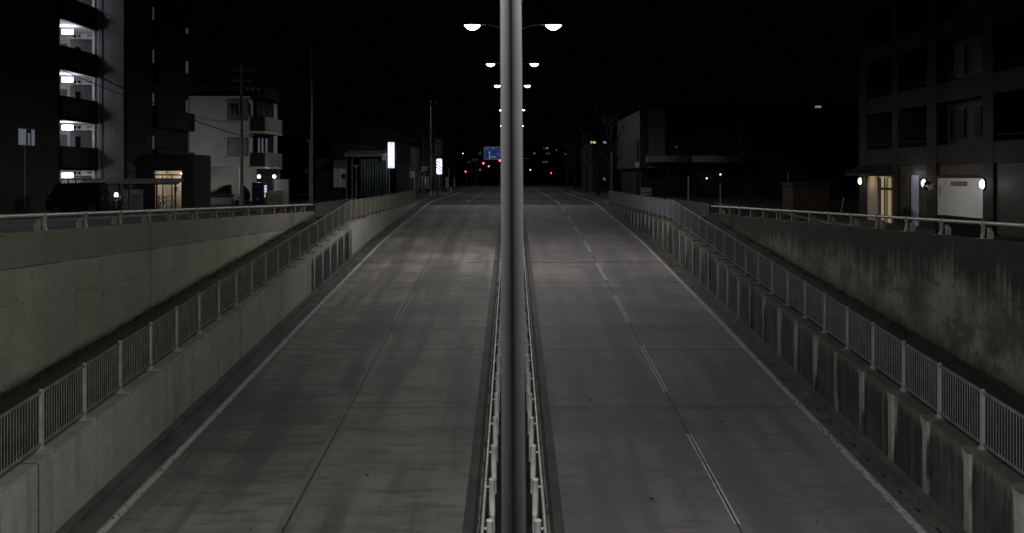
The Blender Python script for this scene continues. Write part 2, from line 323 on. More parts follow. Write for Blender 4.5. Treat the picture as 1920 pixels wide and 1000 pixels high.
# ------------------------------------------------------------------ mesh helpers
class MB:
    def __init__(s): s.bm = bmesh.new()
    def box(s, x0, y0, z0, x1, y1, z1, rz=0.0):
        c = Vector(((x0+x1)/2, (y0+y1)/2, (z0+z1)/2))
        mat = Matrix.Translation(c) @ Matrix.Rotation(rz, 4, 'Z') @ Matrix.Diagonal((abs(x1-x0), abs(y1-y0), abs(z1-z0), 1))
        bmesh.ops.create_cube(s.bm, size=1, matrix=mat); return s
    def tube(s, pts, r, seg=8, caps=True, r2=None):
        pts = [Vector(p) for p in pts]; n = len(pts); rings = []
        for i, p in enumerate(pts):
            t = (pts[min(i+1, n-1)]-pts[max(i-1, 0)]).normalized()
            a = Vector((0, 0, 1)) if abs(t.z) < 0.9 else Vector((1, 0, 0))
            u = t.cross(a).normalized(); v = t.cross(u)
            if isinstance(r, (list, tuple)): rr = r[i]
            else: rr = r if r2 is None else r+(r2-r)*i/(n-1)
            rings.append([s.bm.verts.new(p+(u*math.cos(k*2*math.pi/seg)+v*math.sin(k*2*math.pi/seg))*rr) for k in range(seg)])
        for i in range(n-1):
            for k in range(seg):
                f = s.bm.faces.new((rings[i][k], rings[i][(k+1) % seg], rings[i+1][(k+1) % seg], rings[i+1][k])); f.smooth = True
        if caps:
            for rg in (rings[0][::-1], rings[-1]): s.bm.faces.new([s.bm.verts.new(v.co) for v in rg])
        return s
    def lathe(s, c, prof, seg=20, axis='Z', squash=(1, 1)):
        rings = []
        for r, h in prof:
            ring = []
            for k in range(seg):
                a = k*2*math.pi/seg; p, q = r*math.cos(a)*squash[0], r*math.sin(a)*squash[1]
                if axis == 'Z': v = (c[0]+p, c[1]+q, c[2]+h)
                elif axis == 'Y': v = (c[0]+p, c[1]+h, c[2]+q)
                else: v = (c[0]+h, c[1]+p, c[2]+q)
                ring.append(s.bm.verts.new(v))
            rings.append(ring)
        for i in range(len(rings)-1):
            for k in range(seg):
                f = s.bm.faces.new((rings[i][k], rings[i][(k+1) % seg], rings[i+1][(k+1) % seg], rings[i+1][k])); f.smooth = True
        for rg in (rings[0], rings[-1]):
            s.bm.faces.new([s.bm.verts.new(v.co) for v in rg])
        return s
    def disc(s, c, r, axis='Y', h=0.02, seg=20): return s.lathe(c, [(r, -h/2), (r, h/2)], seg, axis)
    def prism(s, pts, a0, a1, axis='Y'):
        """polygon in the plane across axis, extruded from a0 to a1"""
        def mk(p, a):
            if axis == 'Y': return (p[0], a, p[1])
            if axis == 'X': return (a, p[0], p[1])
            return (p[0], p[1], a)
        A = [s.bm.verts.new(mk(p, a0)) for p in pts]; B = [s.bm.verts.new(mk(p, a1)) for p in pts]
        s.bm.faces.new(A); s.bm.faces.new(B[::-1]); n = len(pts)
        for i in range(n): s.bm.faces.new((A[i], B[i], B[(i+1) % n], A[(i+1) % n]))
        return s
    def quad(s, a, b, c, d): s.bm.faces.new([s.bm.verts.new(p) for p in (a, b, c, d)]); return s
    def sweep(s, sec, ys, closed=True, smooth=False):
        """sec(y) gives the cross-section [(x, z)...] at y; swept along ys"""
        rings = [[s.bm.verts.new((x, y, z)) for x, z in sec(y)] for y in ys]
        n = len(rings[0])
        for i in range(len(rings)-1):
            for k in range(n if closed else n-1):
                f = s.bm.faces.new((rings[i][k], rings[i][(k+1) % n], rings[i+1][(k+1) % n], rings[i+1][k])); f.smooth = smooth
        if closed: s.bm.faces.new(rings[0]); s.bm.faces.new(rings[-1][::-1])
        return s
    def build(s, name, mat, parent=None, bevel=0):
        if bevel: bmesh.ops.bevel(s.bm, geom=s.bm.edges[:], offset=bevel, segments=2, affect='EDGES')
        bmesh.ops.recalc_face_normals(s.bm, faces=s.bm.faces[:])
        me = bpy.data.meshes.new(name)
        o = bpy.data.objects.new(name, me); COL.objects.link(o)
        if parent is not None:
            L = Vector(parent.get('_w', (0, 0, 0))); o.parent = parent; o['_w'] = tuple(L)
            bmesh.ops.translate(s.bm, vec=-L, verts=s.bm.verts[:])
        s.bm.to_mesh(me); s.bm.free(); me.materials.append(mat)
        return o
def thing(name, loc, label, cat, group=None):
    o = bpy.data.objects.new(name, None); COL.objects.link(o); o.location = loc; o['_w'] = tuple(loc)
    o.empty_display_size = 0.2
    o['label'] = label; o['category'] = cat
    if group: o['group'] = group
    return o
def tag(o, label, cat, group=None):
    o['label'] = label; o['category'] = cat
    if group: o['group'] = group
    return o
def struct(o): o['kind'] = 'structure'; return o
def light(name, parent, loc, power, col=(1, 1, 1), radius=0.1, kind='POINT', size=150, blend=0.4, aim=None):
    l = bpy.data.lights.new(name, kind); l.energy = power; l.color = col; l.shadow_soft_size = radius
    o = bpy.data.objects.new(name, l); COL.objects.link(o)
    L = Vector(parent.get('_w', (0, 0, 0))); o.parent = parent; o.location = Vector(loc)-L
    if kind == 'SPOT': l.spot_size = R(size); l.spot_blend = blend
    if aim: o.rotation_euler = Vector(aim).to_track_quat('-Z', 'Y').to_euler()
    return o
def frange(a, b, d):
    n = max(1, int(round((b-a)/d))); return [a+(b-a)*i/n for i in range(n+1)]
def children(o): return [c for c in o.children]
def copy_tree(o, loc=None, rz=None, label=None):
    c = o.copy(); COL.objects.link(c)
    if loc is not None: c.location = loc; c['_w'] = tuple(loc)
    if rz is not None: c.rotation_euler = (0, 0, rz)
    if label: c['label'] = label
    def rec(src, dst):
        for ch in list(src.children):
            d = ch.copy(); COL.objects.link(d); d.parent = dst; rec(ch, d)
    rec(o, c); return c

# ------------------------------------------------------------------ roads and ground
YR = [y for y in frange(-14, 96, 1.0)]
struct(MB().sweep(lambda y: [(-8.15, zr(y)), (8.15, zr(y)), (8.15, zr(y)-0.5), (-8.15, zr(y)-0.5)], YR).build('road', M['road']))
YF = frange(96, 104, 1.0)+[112, 130, 200, 420, 900]
struct(MB().sweep(lambda y: [(-8.6, zr(y)), (8.6, zr(y)), (8.6, zr(y)-0.5), (-8.6, zr(y)-0.5)], YF).build('street', M['asphalt']))
for s in (-1, 1):
    # drain gutter beside each inner wall
    struct(MB().sweep(lambda y: [(s*7.52, zr(y)+0.004), (s*7.95, zr(y)+0.006), (s*7.96, zr(y)+0.09), (s*8.148, zr(y)+0.10), (s*8.148, zr(y)-0.1), (s*7.52, zr(y)-0.1)], YR).build('gutter', M['gutter']))
    struct(MB().sweep(lambda y: [(s*0.66+0.03, zr(y)+0.004), (s*0.93+0.03, zr(y)+0.004), (s*0.93+0.03, zr(y)-0.1), (s*0.66+0.03, zr(y)-0.1)], frange(-14, 94, 1)).build('median_gutter', M['gutter']))
    struct(MB().sweep(lambda y: [(s*7.32, zr(y)+0.008), (s*7.47, zr(y)+0.008)], frange(-14, 96, 1), closed=False).build('edge_line', M['edge']))
    struct(MB().sweep(lambda y: [(s*7.32, zr(y)+0.006), (s*7.47, zr(y)+0.006)], frange(96.1, 101, 1)+[120, 215], closed=False).build('edge_line', M['farpaint']))
    # ground either side of the cut
    g = gL if s < 0 else gR
    struct(MB().sweep(lambda y: [(s*11.15, g(y)), (s*240, g(y)), (s*240, g(y)-0.5), (s*11.15, g(y)-0.5)], [-40, -14, 0, 23, 40, 60, 62, 66, 70, 74, 80, 900]).build('ground', M['ground']))
    struct(MB().sweep(lambda y: [(s*8.6, zp(y)), (s*10.85, zp(y)), (s*10.85, zp(y)-0.3), (s*8.6, zp(y)-0.3)], frange(-14.2, 57.8, 2)+[96]).build('footpath', M['path']))
    struct(MB().sweep(lambda y: [(s*8.62, 0.13), (s*11.14, 0.12), (s*11.14, -0.3), (s*8.62, -0.3)], [98, 150, 420]).build('pavement', M['ground']))
    b = MB()
    for k in range(150):
        y0 = 98+k*2.0
        b.box(s*8.605-0.09, y0, -0.1, s*8.605+0.09, y0+1.97, 0.15)
    struct(b.build('kerb', M['kerb']))
b = MB()
dstart = []
for k in range(-2, 9):
    y0 = 20.4+k*9.5; y1 = y0+5.6; dstart.append(y0)
    b.sweep(lambda y: [(4.09, zr(y)+0.008), (4.13, zr(y)+0.008)], frange(y0, y1, 1), closed=False)
    b.sweep(lambda y: [(4.17, zr(y)+0.008), (4.21, zr(y)+0.008)], frange(y0, y1, 1), closed=False)
struct(b.build('lane_marking', M['dash']))
b = MB()
for k in range(-2, 8):
    y0 = 20.4+k*9.75
    b.sweep(lambda y: [(-4.27, zr(y)+0.006), (-4.18, zr(y)+0.006)], frange(y0, y0+5.7, 1), closed=False)
    b.sweep(lambda y: [(-4.12, zr(y)+0.006), (-4.02, zr(y)+0.006)], frange(y0, y0+5.7, 1), closed=False)
struct(b.build('lane_marking', M['faint']))
b = MB()
for s in (-1, 1):
    for k in range(10):
        y0 = 104+k*10; b.box(s*4.15-0.075, y0, 0, s*4.15+0.075, y0+5, 0.006)
    b.box(s*0.8, 206, 0, s*7.2, 206.6, 0.006)
for s in (-1, 1):   # crosswalks at the junction
    for k in range(16):
        x = -8+k*1.0; b.box(x, 213, 0, x+0.45, 217, 0.006); b.box(x, 262, 0, x+0.45, 266, 0.006)
    break
for s in (-1, 1):   # hatched nose markings where each fence ends
    b.box(s*7.9, 97.0, 0.0, s*8.5, 97.4, 0.02); b.box(s*7.7, 99.2, 0.0, s*8.5, 99.6, 0.02)
struct(b.build('street_marking', M['farpaint']))
struct(MB().sweep(lambda y: [(-0.59, zr(y)+0.03), (0.65, zr(y)+0.03), (0.65, zr(y)-0.1), (-0.59, zr(y)-0.1)], frange(-14, 94, 1)).build('median_strip', M['soil']))
b = MB()
for k in range(84):      # drain slots along the right gutter
    y0 = 12+k; b.sweep(lambda y: [(7.70, zr(y)+0.012), (7.76, zr(y)+0.012)], [y0, y0+0.22], closed=False)
struct(b.build('gutter_slots', M['rubber']))
b = MB()
for k in range(420):     # grit and fallen leaves drifted along the edges of the carriageways
    y = random.uniform(13, 92); x = random.choice((-1, 1, 1))*(7.9-abs(random.gauss(0, 0.28))) if random.random() < 0.75 else random.uniform(-7.2, 7.2)
    if abs(x) < 1.0: continue
    z = zr(y)+0.015; a = random.uniform(0, 6.28); r_ = random.uniform(0.015, 0.045)
    b.bm.faces.new([b.bm.verts.new((x+r_*math.cos(a+q), y+r_*1.6*math.sin(a+q), z+random.uniform(0, 0.012))) for q in (0, 1.7, 3.1, 4.6)])
o = b.build('fallen_leaves', plain("dry_leaves", (0.06, 0.045, 0.03), 0.9, 0, 0.6, 8)); o['kind'] = 'stuff'; tag(o, 'dry leaves and grit scattered over the ramp and its gutters', 'leaves')
# cross street and bridge deck that the camera stands on
struct(MB().box(-60, -22, 0.1, 60, -0.35, 0.85).build('bridge_deck', M['kerb']))
# side street pavement texture strips beside the cut
for s, g in ((-1, gL), (1, gR)):
    struct(MB().sweep(lambda y: [(s*17.5, g(y)), (s*17.7, g(y)), (s*17.7, g(y)+0.1), (s*17.5, g(y)+0.1)], [-10, 20, 40, 60, 62, 66, 70, 74, 80, 96]).build('side_street_kerb', M['kerb']))

# ------------------------------------------------------------------ walls of the cut
def wall(name, s, x0, x1, top, y1, mat, label, steps=1.0, kerb=0.03):
    t = thing(name, (s*x0, 20, zr(20)), label, 'wall')
    def sec(y):
        zt = top(y); return [(s*x0, -7.5 if y < 60 else -2.0), (s*x0, zt-kerb), (s*(x0+kerb), zt), (s*x1, zt), (s*x1, -7.5 if y < 60 else -2.0)]
    MB().sweep(sec, frange(-14.2, y1, steps)).build('wall_body', mat, t)
    return t
def inner(s, mat, label):
    t = wall('low_wall', s, 8.15, 8.60, lambda y: zp(y)+0.05, 95.8, mat, label)
    proto = None
    for k in range(-6, 39):      # small concrete plinth carrying every fence post
        y = 19.8+2*k
        if proto is None:
            proto = MB().box(s*(8.142 if s < 0 else 8.11), y-0.12, zp(y)-(0.13 if s < 0 else 2.2), s*8.50, y+0.13, zp(y)+0.075).build('post_plinth', mat, t, bevel=0.01); y00 = y
        elif y > 10:
            c = proto.copy(); COL.objects.link(c); c.parent = t
            c.location = Vector((0, y-y00, zp(y)-zp(y00)))
    return t
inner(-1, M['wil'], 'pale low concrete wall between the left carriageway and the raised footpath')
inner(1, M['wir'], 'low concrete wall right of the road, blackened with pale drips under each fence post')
for s, top, mat, lab in ((-1, ztL, M['wol'], 'tall greenish concrete retaining wall on the left behind the footpath'),
                         (1, ztR, M['wor'], 'tall concrete retaining wall on the right, black with grime at its top')):
    wall('retaining_wall', s, 10.85, 11.16, lambda y, f=top: max(f(y), 0.0), 61.0, mat, lab)
# moss along the foot of each retaining wall
for s in (-1, 1):
    b = MB(); ys = frange(2, 57, 0.35); rows = []
    for y in ys:
        row = []
        for j in range(5):
            x = 10.855-j*0.07*(1+0.4*math.sin(y*1.3+j)+random.uniform(-.2, .2)); h = (0.06*(1-j/4.0)+0.005)*random.uniform(0.4, 1.5) if j < 4 else -0.01
            row.append(b.bm.verts.new((s*x, y+random.uniform(-.08, .08), zp(y)+h)))
        rows.append(row)
    for i in range(len(rows)-1):
        for j in range(4): b.bm.faces.new((rows[i][j], rows[i][j+1], rows[i+1][j+1], rows[i+1][j]))
    for k in range(2600):     # tufts
        y = random.uniform(14, 57); x = 10.84-abs(random.gauss(0, 0.12)); h = random.uniform(0.03, 0.12); z = zp(y)
        a = random.uniform(0, 6.28); dx, dy = 0.012*math.cos(a), 0.012*math.sin(a); lx, ly = random.uniform(-.05, .05), random.uniform(-.05, .05)
        b.bm.faces.new([b.bm.verts.new(p) for p in ((s*x-dx, y-dy, z), (s*x+dx, y+dy, z), (s*x+lx, y+ly, z+h))])
    o = b.build('moss', M['moss']); o['kind'] = 'stuff'; tag(o, 'dark moss and weeds along the foot of the %s retaining wall' % ('left' if s < 0 else 'right'), 'moss')

# ------------------------------------------------------------------ picket fences on the low walls
def panel_mesh(s, x, slope, h=1.1, n=17, L=2.0):
    b = MB()
    def bar(z0, hh, ww):
        b.bm.verts.ensure_lookup_table()
        b.sweep(lambda y: [(x-ww, z0+slope*y), (x+ww, z0+slope*y), (x+ww, z0+hh+slope*y), (x-ww, z0+hh+slope*y)], [0.03, L-0.03])
    bar(0.12, 0.04, 0.018); bar(h-0.06, 0.045, 0.022)
    for k in range(n):
        y = L*(k+1)/(n+1)
        b.tube([(x, y, 0.16+slope*y), (x, y, h-0.06+slope*y)], 0.0095, 5, False)
    return b
def fence(s, mat, label):
    t = thing('picket_fence', (s*8.4, 19.8, zp(19.8)), label, 'fence')
    protos = {}; pp = None
    for k in range(-5, 39):
        y = 19.8+2*k; z = zp(y)+0.07; 
        if pp is None:
            pb = MB().box(s*8.4-0.03, y-0.035, z, s*8.4+0.03, y+0.035, z+1.08)
            pb.box(s*8.4-0.06, y-0.06, z, s*8.4+0.06, y+0.06, z+0.05)
            pp = pb.build('post', M['fpostL' if s < 0 else 'fpostR'], t); p0 = (y, z)
        else:
            c = pp.copy(); COL.objects.link(c); c.parent = t; c.location = (0, y-p0[0], z-p0[1])
        if k == 38: break
        sl = 0.0 if y >= 57.7 else 0.0668
        if sl not in protos:
            pb = panel_mesh(s, s*8.4, sl); bmesh.ops.translate(pb.bm, vec=(0, y, z-0.03), verts=pb.bm.verts[:])
            protos[sl] = (pb.build('baluster_panel', mat, t), y, z)
        else:
            o, y0, z0 = protos[sl]; c = o.copy(); COL.objects.link(c); c.parent = t; c.location = (0, y-y0, z-z0)
    return t
fence(-1, M['galvL'], 'long brownish grey picket fence on the pale low wall left of the road')
fence(1, M['galvR'], 'long blue grey picket fence on the drip stained low wall right of the road')
for s in (-1, 1):      # lower fences closing the footpath further up
    t = thing('picket_fence', (s*10.9, 61, 0.0), 'short low grey fence beyond the end of the %s pipe guard rail' % ('left' if s < 0 else 'right'), 'fence')
    for k in range(9):
        y = 61.6+2*k
        MB().box(s*10.9-0.03, y-0.03, 0, s*10.9+0.03, y+0.03, 0.9).build('post', M['galvD'], t)
        if k < 8:
            pb = panel_mesh(s, s*10.9, 0, 0.9, 17); bmesh.ops.translate(pb.bm, vec=(0, y, 0), verts=pb.bm.verts[:])
            pb.build('baluster_panel', M['galvD'], t)

# ------------------------------------------------------------------ pipe guard rails on the retaining walls
def pipe_rail(s, top, y0, label, yend=61.0):
    X = s*10.97
    t = thing('pipe_guard_rail', (X, y0, top(y0)), label, 'guard rail')
    ys = frange(-9, yend, 2.5)
    MB().tube([(X, y, top(y)+0.37) for y in ys], 0.045, 12).build('rail', M['rail'], t)
    k = -6
    while y0+2.5*k < yend-0.3:
        y = y0+2.5*k; z = top(y); b = MB()
        pts = [(X-s*0.075, z), (X-s*0.045, z+0.12), (X-s*0.045, z+0.24), (X-s*0.065, z+0.34), (X-s*0.05, z+0.425), (X+s*0.03, z+0.43),
               (X+s*0.03, z+0.34), (X+s*0.01, z+0.24), (X+s*0.01, z+0.12), (X-s*0.015, z)]
        b.prism(pts, y-0.045, y+0.045)
        b.prism([(X+s*0.09, z), (X+s*0.085, z+0.27), (X+s*0.16, z+0.27), (X+s*0.23, z+0.12), (X+s*0.22, z)], y-0.03, y+0.03)
        b.lathe((X, y, z+0.37), [(0.050, -0.07), (0.053, -0.06), (0.053, 0.06), (0.050, 0.07)], 12, 'Y')
        b.box(X-0.2, y-0.06, z, X+0.2, y+0.06, z+0.012)
        b.build('post', M['railpost'], t); k += 1
    return t
pipe_rail(-1, ztL, 23.5, 'pipe guard rail on curved posts along the top of the greenish left wall')
pipe_rail(1, ztR, 25.8, 'pipe guard rail on curved posts along the top of the black stained right wall')

# ------------------------------------------------------------------ median guard rails
def median_rail(s, label):
    X0 = 0.03+s*0.39; XR = 0.03+s*0.51
    t = thing('median_guard_rail', (X0, 18, zr(18)), label, 'guard rail')
    ys = frange(-8, 94, 2.0)
    MB().tube([(XR, y, zr(y)+0.85) for y in ys], 0.030, 10).build('rail', M['rail'], t)
    k = -12; proto = None
    while 18+1.98*k < 94:
        y = 18+1.98*k; z = zr(y)+0.02
        b = MB().lathe((X0, y, z), [(0.001, 0.985), (0.035, 0.98), (0.062, 0.965), (0.062, 0.94), (0.057, 0.935), (0.057, 0.33), (0.060, 0.325), (0.060, 0.315), (0.057, 0.31), (0.057, 0.0)], 14)
        b.box(min(X0, XR), y-0.012, z+0.81, max(X0, XR), y+0.012, z+0.84)
        b.build('post', M['wpost'], t); k += 1
median_rail(-1, 'white pipe guard rail with round posts on the left side of the median')
median_rail(1, 'white pipe guard rail with round posts on the right side of the median')
o = MB()
for k in range(900):
    y = random.uniform(12, 90); x = random.choice((-1, 1))*random.uniform(0.42, 0.66)+0.03; z = zr(y)+0.02; h = random.uniform(0.03, 0.12)
    a = random.uniform(0, 6.28); dx, dy = 0.02*math.cos(a), 0.02*math.sin(a)
    o.bm.faces.new([o.bm.verts.new(p) for p in ((x-dx, y-dy, z), (x+dx, y+dy, z), (x+random.uniform(-.06, .06), y+random.uniform(-.06, .06), z+h))])
o = o.build('weeds', M['moss']); o['kind'] = 'stuff'; tag(o, 'sparse weeds growing in the median strip', 'weeds')

# ------------------------------------------------------------------ street lamps on the median
LAMP_W = 705
def street_lamp(Y, zh, spread, label, power, small=False, zfoot=None):
    z0 = zr(Y)+0.02 if zfoot is None else zfoot
    t = thing('street_lamp', (0.02, Y, z0), label, 'street lamp', 'double headed street lamps along the median')
    H = zh-z0; q, q2 = (0.6, 0.3) if small else (1, 1)
    b = MB().tube([(0.037, Y, z0), (0.035, Y, z0+0.5), (-0.028, Y, zh+0.15)], [0.115, 0.10, 0.064], 20)
    b.lathe((0.03, Y, z0), [(0.2, 0), (0.2, 0.02), (0.12, 0.04)], 16)
    b.build('pole', M['pole'], t)
    for s in (-1, 1):
        pts = []
        for i in range(11):
            a = i/10; x = s*(0.03+(spread-0.35)*a); z = zh-0.42+0.50*math.sin(min(1, a*1.25)*math.pi/2) - 0.06*a
            pts.append((x, Y, z))
        MB().tube(pts, 0.032, 8, True, 0.022).build('arm', M['pole'], t)
        hx = s*spread+0.04
        hd = MB().lathe((hx, Y, zh), [(0.40*q, 0.0), (0.41*q, 0.02), (0.34*q, 0.06), (0.20*q, 0.09), (0.02, 0.10)], 20, 'Z', (1, 0.55)).build('lamp_head', M['pole'], t)
        bw = MB().lathe((hx, Y, zh-0.005), [(0.39*q, 0.0), (0.31*q, -0.10*q2), (0.20*q, -0.185*q2), (0.10*q, -0.225*q2), (0.01, -0.235*q2)], 20, 'Z', (1, 0.55)).build('bowl', E['lamp'], hd)
        if power: light('lamp_light', t, (hx, Y, zh-0.34), power, (1.0, 0.98, 0.95), 0.14, 'SPOT', 177, 0.28)
    return t
street_lamp(8.0, 7.3, 2.0, 'tall metal lamp post close in front, blurred, filling the middle', LAMP_W*2.5)
street_lamp(54.7, 9.85, 2.0, 'nearest lit street lamp, its two heads largest and highest', LAMP_W*1.95)
street_lamp(101.5, 12.65, 2.0, 'second lit pair of lamp heads beyond the nearest pair', LAMP_W*1.2)
street_lamp(148.5, 14.45, 2.0, 'third lit pair of lamp heads, small, just beside the blurred post', LAMP_W*1.2)
street_lamp(195, 13.9, 2.0, 'fourth pair of lamp heads, thin lit slivers hugging the post edges', LAMP_W*0.8, True)
street_lamp(245, 13.3, 2.35, 'farthest pair of lamp heads, a tiny sliver at the post', LAMP_W*0.6, True)

# ================================================================== LEFT SIDE
# ---- apartment block with open lit corridors
t = thing('apartment_block', (-30, 66, gL(66)), 'dark apartment block with lit open corridors and a mauve brick pillar', 'building')
b = MB().box(-62, 52, -0.5, -26.9, 66, 23)                      # near wing
b.box(-62, 66, -0.5, -30.6, 73, 23).box(-62, 73, -0.5, -29.8, 86, 23).box(-29.8, 77, -0.5, -25.1, 86, 23)
b.build('wall', M['dwall2'], t)
MB().box(-26.9, 71.7, -0.3, -25.1, 77, 23).build('brick_pillar', M['tilebrick'], t)
MB().box(-25.1, 71.9, -0.3, -24.95, 77.0, 23).build('side_wall', M['dwall2'], t)
for k in range(7):
    z = 1.2+3*k          # bottom of the opening
    if k: MB().box(-26.9, 66.0, z-1.45, -26.72, 71.7, z).build('parapet', M['dwall2'], t)
    MB().box(-30.6, 66.0, z-1.2 if k else 0.3, -26.9, 77, z-1.05 if k else 0.35).build('corridor_floor', M['white'], t)
    MB().box(-30.6, 66.0, z+1.0+0.55+0.02, -26.72, 77, z+1.72).build('corridor_ceiling', M['white'], t)
    inn = MB().box(-30.6, 73.0, z-1.05, -29.1, 73.1, z+1.57)
    inn.box(-29.2, 73.1, z-1.05, -29.1, 77, z+1.57).box(-29.1, 76.9, z-1.05, -26.9, 77, z+1.57).box(-27.0, 72, z-1.05, -26.9, 76.9, z+1.57)
    inn.build('corridor_wall', M['white'], t)
    be = MB().box(-29.1, 73.0, z+1.22, -27.1, 73.25, z+1.56).build('beam', M['white'], t)
    for x in (-28.75, -28.45): MB().lathe((x, 72.93, z+1.40), [(0.09, -0.05), (0.09, 0.06)], 12, 'Y').build('vent_cowl', M['gframe'], be)
    MB().box(-27.95, 72.92, z+1.40, -27.3, 73.0, z+1.46).build('conduit', M['gframe'], be)
    d = MB().box(-29.99, 72.96, z-1.04, -29.25, 72.99, z+0.92).build('door', M['grey'], t)
    MB().box(-29.09, 73.9, z-1.04, -29.06, 74.75, z+0.85).build('door', M['dwall2'], t)
    MB().box(-27.08, 71.55, z-1.05, -26.92, 71.7, z+1.57).build('jamb', M['grey'], t)
    f = MB().box(-28.2, 69.5, z+1.10, -27.55, 69.65, z+1.40).build('ceiling_light', E['tube'], t)
    if k < 5: light('corridor_light', t, (-27.9, 69.3, z+1.0), 60, (0.93, 0.92, 1.0), 0.2)
MB().tube([(-26.6, 71.45, 0.3), (-26.6, 71.45, 22)], 0.05, 8).build('drain_pipe', M['grey'], t)
# ground level screen of frosted panels
b = MB()
for i in range(5): b.box(-26.93, 66.05+i*1.13, 0.75, -26.88, 66.05+i*1.13+1.05, 2.15)
b.build('frosted_screen', E['frosty'], t)
b = MB()
for i in range(6): b.box(-26.87, 66.0+i*1.13-0.03, 0.5, -26.82, 66.0+i*1.13+0.03, 2.2)
b.box(-26.87, 66, 2.17, -26.82, 71.7, 2.23); b.build('screen_frame', M['black'], t)
# balconies facing the road
for k in range(7):
    z = 1.2+3*k
    if k: MB().box(-25.1, 77.3, z-1.35, -24.65, 86.2, z).build('balcony', M['dwall2'], t)
    if k: MB().box(-24.94, 75.4, z+0.02, -24.90, 75.8, z+1.0).build('window_panel', M['dwall'], t)
    if k in (2, 3, 4, 5): 
        MB().box(-25.0, 85.0, z+0.05, -24.82, 85.06, z+0.5 if k > 3 else z+1.0).build('balcony_light_sliver', E['dim'], t)  # glowing strip painting a sliver of light at the balcony end
    MB().tube([(-24.72, 84.9, z-1.4), (-24.72, 84.9, z+1.6)], 0.03, 6).build('drain_pipe', M['dwall'], t)
for k in (1, 2, 3, 4):
    z = 1.2+3*k; wdw = MB().box(-25.09, 77.02, z+0.1, -25.04, 77.6, z+1.0).build('lit_window', E['dim'], t)
# lit window on the near wing
wf = MB().box(-26.9, 60.3, 4.05, -26.86, 62.55, 4.12).box(-26.9, 60.3, 5.0, -26.86, 62.55, 5.07).box(-26.9, 61.35, 4.1, -26.85, 61.55, 5.0).box(-26.9, 61.85, 4.1, -26.85, 61.98, 5.0).build('window_frame', M['black'], t)
MB().box(-26.9, 60.45, 4.12, -26.87, 61.35, 5.0).box(-26.9, 61.55, 4.12, -26.87, 61.85, 4.8).box(-26.9, 61.98, 4.12, -26.87, 62.45, 5.0).build('pane', E['blind'], wf)
MB().tube([(-26.8, 61.0, 0.6), (-26.8, 61.0, 4.0)], 0.03, 6).build('drain_pipe', M['grey'], t)
# ---- entrance annex
t = thing('entrance_annex', (-23, 76, gL(76)), 'low flat roofed entrance lit warm inside below the dark balconies', 'building')
b = MB().box(-24.9, 74.6, 2.75, -21.4, 78.8, 3.85)
b.box(-24.9, 74.6, -0.2, -24.1, 75.0, 2.75).box(-22.2, 74.6, -0.2, -21.4, 78.8, 2.75).box(-24.9, 78.6, -0.2, -22.2, 78.8, 2.75)
b.build('wall', M['gframe'], t)
MB().box(-24.1, 77.2, -0.2, -22.2, 77.3, 2.75).box(-24.15, 74.9, -0.2, -24.1, 77.2, 2.75).box(-22.25, 75.0, -0.2, -22.2, 77.2, 2.75).build('inner_wall', M['warmwall'], t)
fr = MB()
for x in (-24.1, -23.55, -22.95, -22.27): fr.box(x, 74.7, 0.0, x+0.07, 74.78, 2.5)
fr.box(-24.1, 74.69, 2.44, -22.2, 74.79, 2.52).box(-24.1, 74.69, 1.98, -22.2, 74.79, 2.04)
fr.build('door_frame', M['black'], t)
MB().box(-22.75, 74.66, 1.35, -22.5, 74.68, 1.7).build('notice', M['signwhite'], t)
MB().lathe((-22.62, 76.0, 2.6), [(0.10, 0), (0.1, -0.05), (0.04, -0.08)], 12).build('ceiling_lamp', E['warm'], t)
light('entrance_light', t, (-22.9, 76.2, 2.35), 34, (1.0, 0.92, 0.80), 0.1)
light('entrance_light', t, (-23.7, 74.35, 2.68), 7, (1.0, 0.9, 0.75), 0.05, 'SPOT', 120, 0.6)
for x in (-24.75, -23.2, -22.0): MB().box(x-0.05, 74.5, 2.62, x+0.05, 74.6, 2.68).build('wall_washer', M['black'], t)
# ---- bicycle shelter
t = thing('bicycle_shelter', (-22, 65, gL(65)), 'glass panelled bicycle shelter in front of the apartment entrance', 'shelter')
fr = MB()
for i in range(9):
    x = -25.0+i*0.72; fr.tube([(x, 63.9, 1.95), (x-0.35, 66.2, 2.24)], 0.03, 6)
fr.tube([(-25.0, 63.9, 1.94), (-19.24, 63.9, 1.94)], 0.035, 6).tube([(-25.18, 65.1, 2.09), (-19.4, 65.1, 2.09)], 0.03, 6).tube([(-25.35, 66.2, 2.24), (-19.6, 66.2, 2.24)], 0.035, 6)
fr.build('roof_frame', M['black'], t)
b = MB()
for i in range(8):
    for j in range(2):
        x = -25.0+i*0.72; y0 = 63.93+j*1.15; y1 = y0+1.1; sx = -0.35/2.3
        z0 = 1.965+(y0-63.9)*0.126; z1 = 1.965+(y1-63.9)*0.126
        b.quad((x+0.04+(y0-63.9)*sx, y0, z0), (x+0.68+(y0-63.9)*sx, y0, z0), (x+0.68+(y1-63.9)*sx, y1, z1), (x+0.04+(y1-63.9)*sx, y1, z1))
ro = b.build('roof_glazing', M['frost'], t)
sm = ro.modifiers.new('thickness', 'SOLIDIFY'); sm.thickness = 0.012
for x in (-23.35, -22.8, -21.1, -20.0):
    MB().tube([(x, 65.9, gL(66)), (x, 65.9, 2.15)], 0.05, 8).build('post', M['black'], t)
